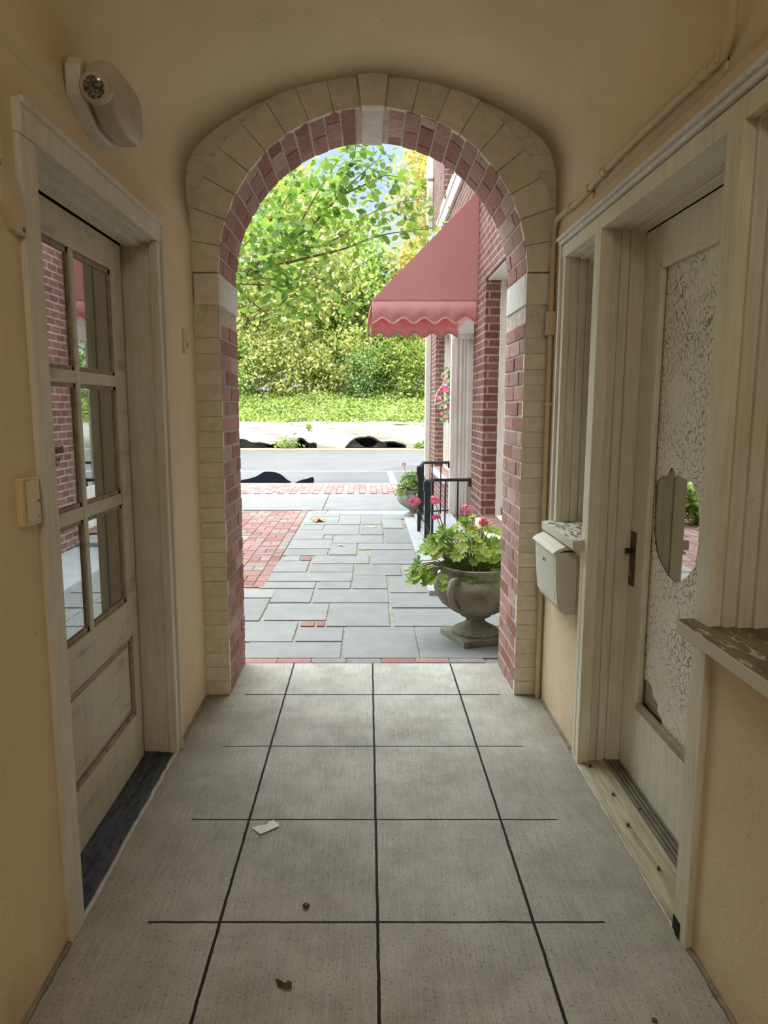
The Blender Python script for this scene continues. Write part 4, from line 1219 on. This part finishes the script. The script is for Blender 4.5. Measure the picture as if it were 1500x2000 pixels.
def tree(name, base, h, crowns, mat, leaf, label, group=None, trunk_r=.16, bare=6):
    t_ = thing(name, base, label, 'tree', group)
    B = Vector(base)
    tk = MB()
    top = B + Vector((random.uniform(-.3,.3), random.uniform(-.3,.3), h))
    tk.tube(bez([B, B.lerp(top, .35)+Vector((random.uniform(-.25,.25), 0, 0)), B.lerp(top, .7)+Vector((random.uniform(-.3,.3), 0, 0)), top], 4), [trunk_r*(1-.06*i) for i in range(13)], 8)
    allp = []
    for cc in crowns:
        c, P = crown(*cc); allp.append(P)
        for q in c[:bare]:
            s = B.lerp(top, random.uniform(.3, .8)); q = Vector(q)
            tk.tube(bez([s, s.lerp(q, .5)+Vector((0,0,.25)), q], 4), [trunk_r*.34*(1-.09*i) for i in range(9)], 6)
    tk.build('trunk', M['bark'], t_, smooth=True)
    leaves_obj('foliage', mat, np.concatenate(allp), leaf, t_)
    return t_
TG = 'trees behind the ground cover bank'
tree('broadleaf_tree', (-5.2, 33, 0), 12, [((-5.2, 33, 9.5), (3.2, 2.5, 5.6), 70, 120, .50), ((-3.6, 32, 6.5), (3.4, 2, 2.6), 40, 110, .45)], M['yellowleaf'], .26, 'tall yellow green tree at the left of the view through the arch', TG)
tree('broadleaf_tree', (-1.6, 35, 0), 9, [((-1.4, 34.5, 7.6), (2.3, 2.2, 2.8), 46, 120, .45), ((-.4, 34, 5.6), (3.4, 2, 2.0), 40, 110, .45)], M['midleaf'], .24, 'lower green tree under the gap of blue sky', TG)
tree('broadleaf_tree', (3.4, 36, 0), 13, [((3.0, 35.5, 10.2), (1.45, 1.8, 4.3), 44, 120, .42), ((2.6, 35, 6.2), (2.6, 2, 2.4), 40, 110, .45)], M['rustleaf'], .22, 'tree with rust tinted leaves beside the downspout', TG)
tree('broadleaf_tree', (7.4, 34, 0), 13, [((7.4, 34, 9), (3.2, 2.5, 5.5), 60, 100, .55)], M['yellowleaf'], .28, 'yellow green tree hidden behind the brick building', TG)
tree('broadleaf_tree', (-11.5, 34, 0), 13, [((-11.5, 34, 8.5), (4.0, 2.5, 6.0), 70, 100, .6)], M['midleaf'], .30, 'green tree far left beyond the arch pier', TG)
tree('broadleaf_tree', (-18.5, 33, 0), 13, [((-18.5, 33, 8.5), (4.2, 2.5, 6.0), 60, 90, .65)], M['yellowleaf'], .34, 'yellow green tree at the far left end of the row', TG)
tree('broadleaf_tree', (-4.0, 44, 0), 15, [((-4.5, 44, 9), (6.0, 2.5, 6.5), 70, 90, .7), ((-1, 43, 5), (7.0, 2.0, 3.5), 50, 90, .7)], M['yellowleaf'], .36, 'pale tree farther back between the front trees', TG)
tree('broadleaf_tree', (5.5, 46, 0), 16, [((5.5, 46, 8.0), (3.5, 2.5, 6.0), 50, 90, .7)], M['midleaf'], .36, 'green tree farther back toward the right', TG)

def shrub(base, crowns, mat, leaf, label, name='shrub', group='shrubs on the planted bank'):
    s = thing(name, base, label, 'shrub', group)
    ps = [crown(*c)[1] for c in crowns]
    st_ = MB(); B = Vector(base)
    for c in crowns:
        st_.tube([B, B.lerp(Vector(c[0]), .5)+Vector((.05,0,0)), Vector(c[0])], [.05, .035, .02], 6)
    st_.build('stem', M['bark'], s)
    leaves_obj('foliage', mat, np.concatenate(ps), leaf, s)
    return s
shrub((-3.6, 31, .9), [((-3.6, 31, 3.4), (2.1, 1.0, 1.5), 40, 130, .28)], M['yellowleaf'], .17, 'broad yellow green shrub left of centre on the bank')
shrub((-1.1, 31.2, .9), [((-1.2, 31.2, 3.4), (1.3, 1.0, 1.6), 30, 120, .26)], M['yellowleaf'], .16, 'yellow green shrub just left of the dark shrub')
shrub((-.1, 30.6, .9), [((-.1, 30.6, 2.9), (.72, .8, 1.1), 26, 120, .20)], M['darkleaf'], .13, 'dark rounded shrub in the middle of the bank')
shrub((1.5, 30.6, .9), [((1.45, 30.6, 3.0), (1.2, .8, 1.4), 34, 120, .24)], M['ivy'], .15, 'bright green shrub left of the downspout')
shrub((-5.6, 30.8, .9), [((-5.7, 30.8, 3.0), (1.0, .9, 1.5), 30, 120, .24)], M['midleaf'], .15, 'green shrub at the left edge of the bank')
shrub((4.2, 30.8, .9), [((4.2, 30.8, 3.0), (1.6, .9, 1.6), 30, 120, .26)], M['midleaf'], .17, 'green shrub behind the corner of the brick building')
shrub((-9.4, 31, .9), [((-9.4, 31, 3.0), (2.4, .9, 1.7), 34, 120, .30)], M['midleaf'], .2, 'wide green shrub at the far left of the bank')

# ground cover on the sloping bank
xs_ = rng.uniform(-14, 8, 44000); tt = rng.uniform(0, 1, 44000)**.8
yy_ = 26.9 + 4.4*tt; zz_ = .95 + 1.25*tt + .10*np.sin(xs_*2.1)*np.sin(yy_*1.7) + rng.normal(0, .06, 44000)
gc = leaves_obj('ground_cover', M['ivy'], np.stack([xs_, yy_, zz_], 1), .105, None, (-3, 29, 1.2), nrm=np.array([0, -.75, .8]), aspect=.7)
tag(gc, 'bright green leafy ground cover spread over the bank across the road', 'ground cover', None, 'stuff')
bk = MB()
nx_ = 44
for i in range(nx_+1):
    x = -16 + 26*i/nx_
    for y, z in ((26.9, .80), (29, 1.45), (31.4, 2.05), (34, 2.1), (50, 2.0)): bk.v.append((x, y, z + .08*math.sin(x*1.3)))
for i in range(nx_):
    for k in range(4):
        a = i*5+k; bk.f.append((a, a+1, a+6, a+5))
S(bk.build('floor_bank', mat_plain('bank_soil', (.16,.20,.06), .95, .1, .3, 3)))

# pale weathered ledge with dark hollows
lg = thing('stone_ledge', (-1.2, 26.7, 0), 'long pale weathered stone ledge with dark hollows along the far side of the road', 'stone ledge')
m = MB(); nx_ = 420; rows = [(.032*i, 0) for i in range(18)] + [(.62, 0), (.70, 0), (.78, .0), (.88, .0), (.95, .0)]
def hollow(x):
    h = 0
    for a, b, ht in ((-5.4, -3.3, .36), (-2.75, -1.9, .42), (-.85, 1.45, .50), (-9.5, -7.4, .4), (3.0, 5.2, .42)):
        if a < x < b:
            u = (x-a)/(b-a); h = max(h, ht*(math.sin(PI*u)**.55)*(.75+.25*math.sin(7*u)))
    return h
for i in range(nx_+1):
    x = -14 + 22*i/nx_
    hh = hollow(x) + .03*math.sin(x*9) * (hollow(x) > .05)
    for z, _ in rows:
        y = 26.72 + .05*math.sin(x*1.7 + z*6) + .04*math.sin(x*5.1 + 2) + .22*z*z
        if z < hh: y += .6*min(1, (hh-z)/.08)
        m.v.append((x, y, z + .025*math.sin(x*2.3)*(z > .5)))
    m.v.append((x, 27.6, .97))
R_ = len(rows)+1
for i in range(nx_):
    for k in range(R_-1):
        a = i*R_+k; m.f.append((a, a+1, a+R_+1, a+R_))
tlg = NT('pale_weathered_stone'); tlg.base(tlg.ramp(tlg.noise(3, 7, .7, stretch=(.35, 1, 3)), [(.3, (.19,.185,.15)), (.5, (.30,.295,.26)), (.7, (.40,.395,.365))])).rough(.9, .15)
tlg.bump(tlg.noise(4, 7, .7, stretch=(.3, 1, 4)), .6, .05)
m.build('ledge_face', tlg.m, lg, smooth=True)
blk = mat_plain('shade_black', (.010,.012,.012), .95, .1, .2, 5)  # black lining painted in for the shade inside the hollows
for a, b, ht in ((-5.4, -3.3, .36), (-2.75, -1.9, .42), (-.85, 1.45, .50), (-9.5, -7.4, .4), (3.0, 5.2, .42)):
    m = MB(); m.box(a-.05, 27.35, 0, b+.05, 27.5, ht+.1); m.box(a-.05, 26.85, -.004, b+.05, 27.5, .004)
    m.build('hollow_shade', blk, lg)
def tuft(x, y, z, w, h, n, label):
    t_ = thing('weed_tuft', (x, y, z), label, 'weed')
    C = np.stack([rng.normal(x, w*.4, n), rng.normal(y, .10, n), z + abs(rng.normal(0, h*.5, n)) + .03], 1)
    leaves_obj('foliage', M['ivy'], C, .17, t_, aspect=.35)
tuft(-3.0, 26.55, 0, .55, .32, 130, 'green weed tuft growing at the foot of the ledge, left of centre')
tuft(2.0, 26.5, 0, .30, .26, 70, 'green weed tuft at the right end of the ledge by the brick building')
tuft(-2.2, 26.75, .70, .14, .14, 30, 'small yellow green sprig on the face of the ledge')

# near tree whose branches reach in from the left
nt = thing('overhanging_tree', (-3.9, 8.2, 0), 'near tree with light green leafy branches reaching in from the left of the arch', 'tree')
M['nearleaf'] = mat_leaf('light_green_leaf', [(0, (.10,.22,.05)), (.4, (.20,.36,.09)), (.8, (.32,.48,.14)), (1, (.46,.58,.22))], .5)
brs = [[(-3.8,1.9),(-2.4,2.55),(-1.452,2.886),(-1.106,3.088),(-.824,3.274),(-.543,3.473),(-.188,3.837),(.148,4.125)],
 [(-3.8,2.2),(-2.4,2.6),(-1.453,2.879),(-1.045,3.006),(-.609,3.118),(-.252,3.207),(.165,3.355),(.80,3.44)],
 [(-.824,3.266),(-.577,3.192),(-.251,3.325),(.011,3.517),(.318,3.633),(.55,3.66)],
 [(-.824,3.274),(-.603,3.663),(-.447,3.924),(-.239,4.268),(-.15,4.5)], [(-.543,3.487),(-.311,3.721),(-.157,4.068),(-.11,4.282),(-.08,4.5)],
 [(-1.234,2.909),(-1.017,2.864),(-.58,2.894),(-.317,2.728),(-.067,2.562)], [(-1.454,2.816),(-1.003,2.773),(-.881,2.592),(-.679,2.501)],
 [(-1.394,2.743),(-1.149,2.531),(-.9,2.394)], [(-1.106,3.088),(-1.149,3.251),(-1.379,3.311)], [(-1.045,3.006),(-.769,2.804),(-.553,2.531)],
 [(-1.5,2.87),(-1.35,3.2),(-1.15,3.55),(-.95,3.85)], [(-.9,3.24),(-.95,3.5),(-.8,3.75),(-.75,3.95)], [(-.30,3.72),(.0,3.86),(.2,3.95),(.42,3.92)]]
tk = MB()
tk.tube(bez([(-3.9,8.2,0),(-3.85,8.2,1.2),(-3.8,8.15,2.2),(-3.9,8.1,4.0),(-3.7,8.2,5.6)], 5), [.16-.005*i for i in range(21)], 10)
C_ = []
for bi, b in enumerate(brs):
    dy = [0, .15, -.1, .2, -.15, .1, -.2, 0, .2, -.1, .1, -.2, .1][bi]
    k = len(b)
    pts = bez([(x, 8.0 + dy*(i/max(1, k-1)) + (.18 if bi < 2 and i == 0 else 0), z) for i, (x, z) in enumerate(b)], 6)
    r0 = .030 if bi < 2 else .011
    tk.tube(pts, [max(.0035, r0*(1 - .9*i/(len(pts)-1))) for i in range(len(pts))], 6)
    for i, p in enumerate(pts):
        if p.x < -2.6: continue
        dens = 2 if bi < 2 and i < 14 else 5
        for _ in range(dens):
            C_.append((p.x + rng.normal(0, .075), p.y + rng.normal(0, .20), p.z + rng.normal(0.0, .075)))
for cx_, cz_, sx_, sz_, n_ in ((-.55,3.75,.30,.16,60), (.05,4.10,.20,.10,26), (.40,3.55,.25,.10,40), (-1.15,3.45,.25,.2,60), (-.95,2.72,.28,.12,40), (-.3,3.9,.25,.12,16), (.3,3.3,.3,.08,30)):
    for _ in range(n_): C_.append((rng.normal(cx_, sx_), 8.0 + rng.normal(0, .3), rng.normal(cz_, sz_)))
C_ = np.array(C_)
tk.build('branch', M['bark'], nt, smooth=True)
q_ = rng.normal(size=(len(C_), 3))
leaves_obj('foliage', M['nearleaf'], C_, .105, nt, nrm=np.array([0, -.25, .7]), aspect=.62)
c_, P_ = crown((-4.0, 8.4, 5.2), (1.6, 1.6, 1.5), 30, 60, .25)
leaves_obj('foliage', M['nearleaf'], P_, .11, nt)

# planted bed and white neighbour on the left, out of direct view, mirrored in the right door's glass
shrub((-2.15, 8.95, 0), [((-2.15, 8.95, .26), (.34, .38, .20), 24, 70, .07)], M['midleaf'], .08, 'low green bush on the brick paving left of the arch', 'low_bush', None)
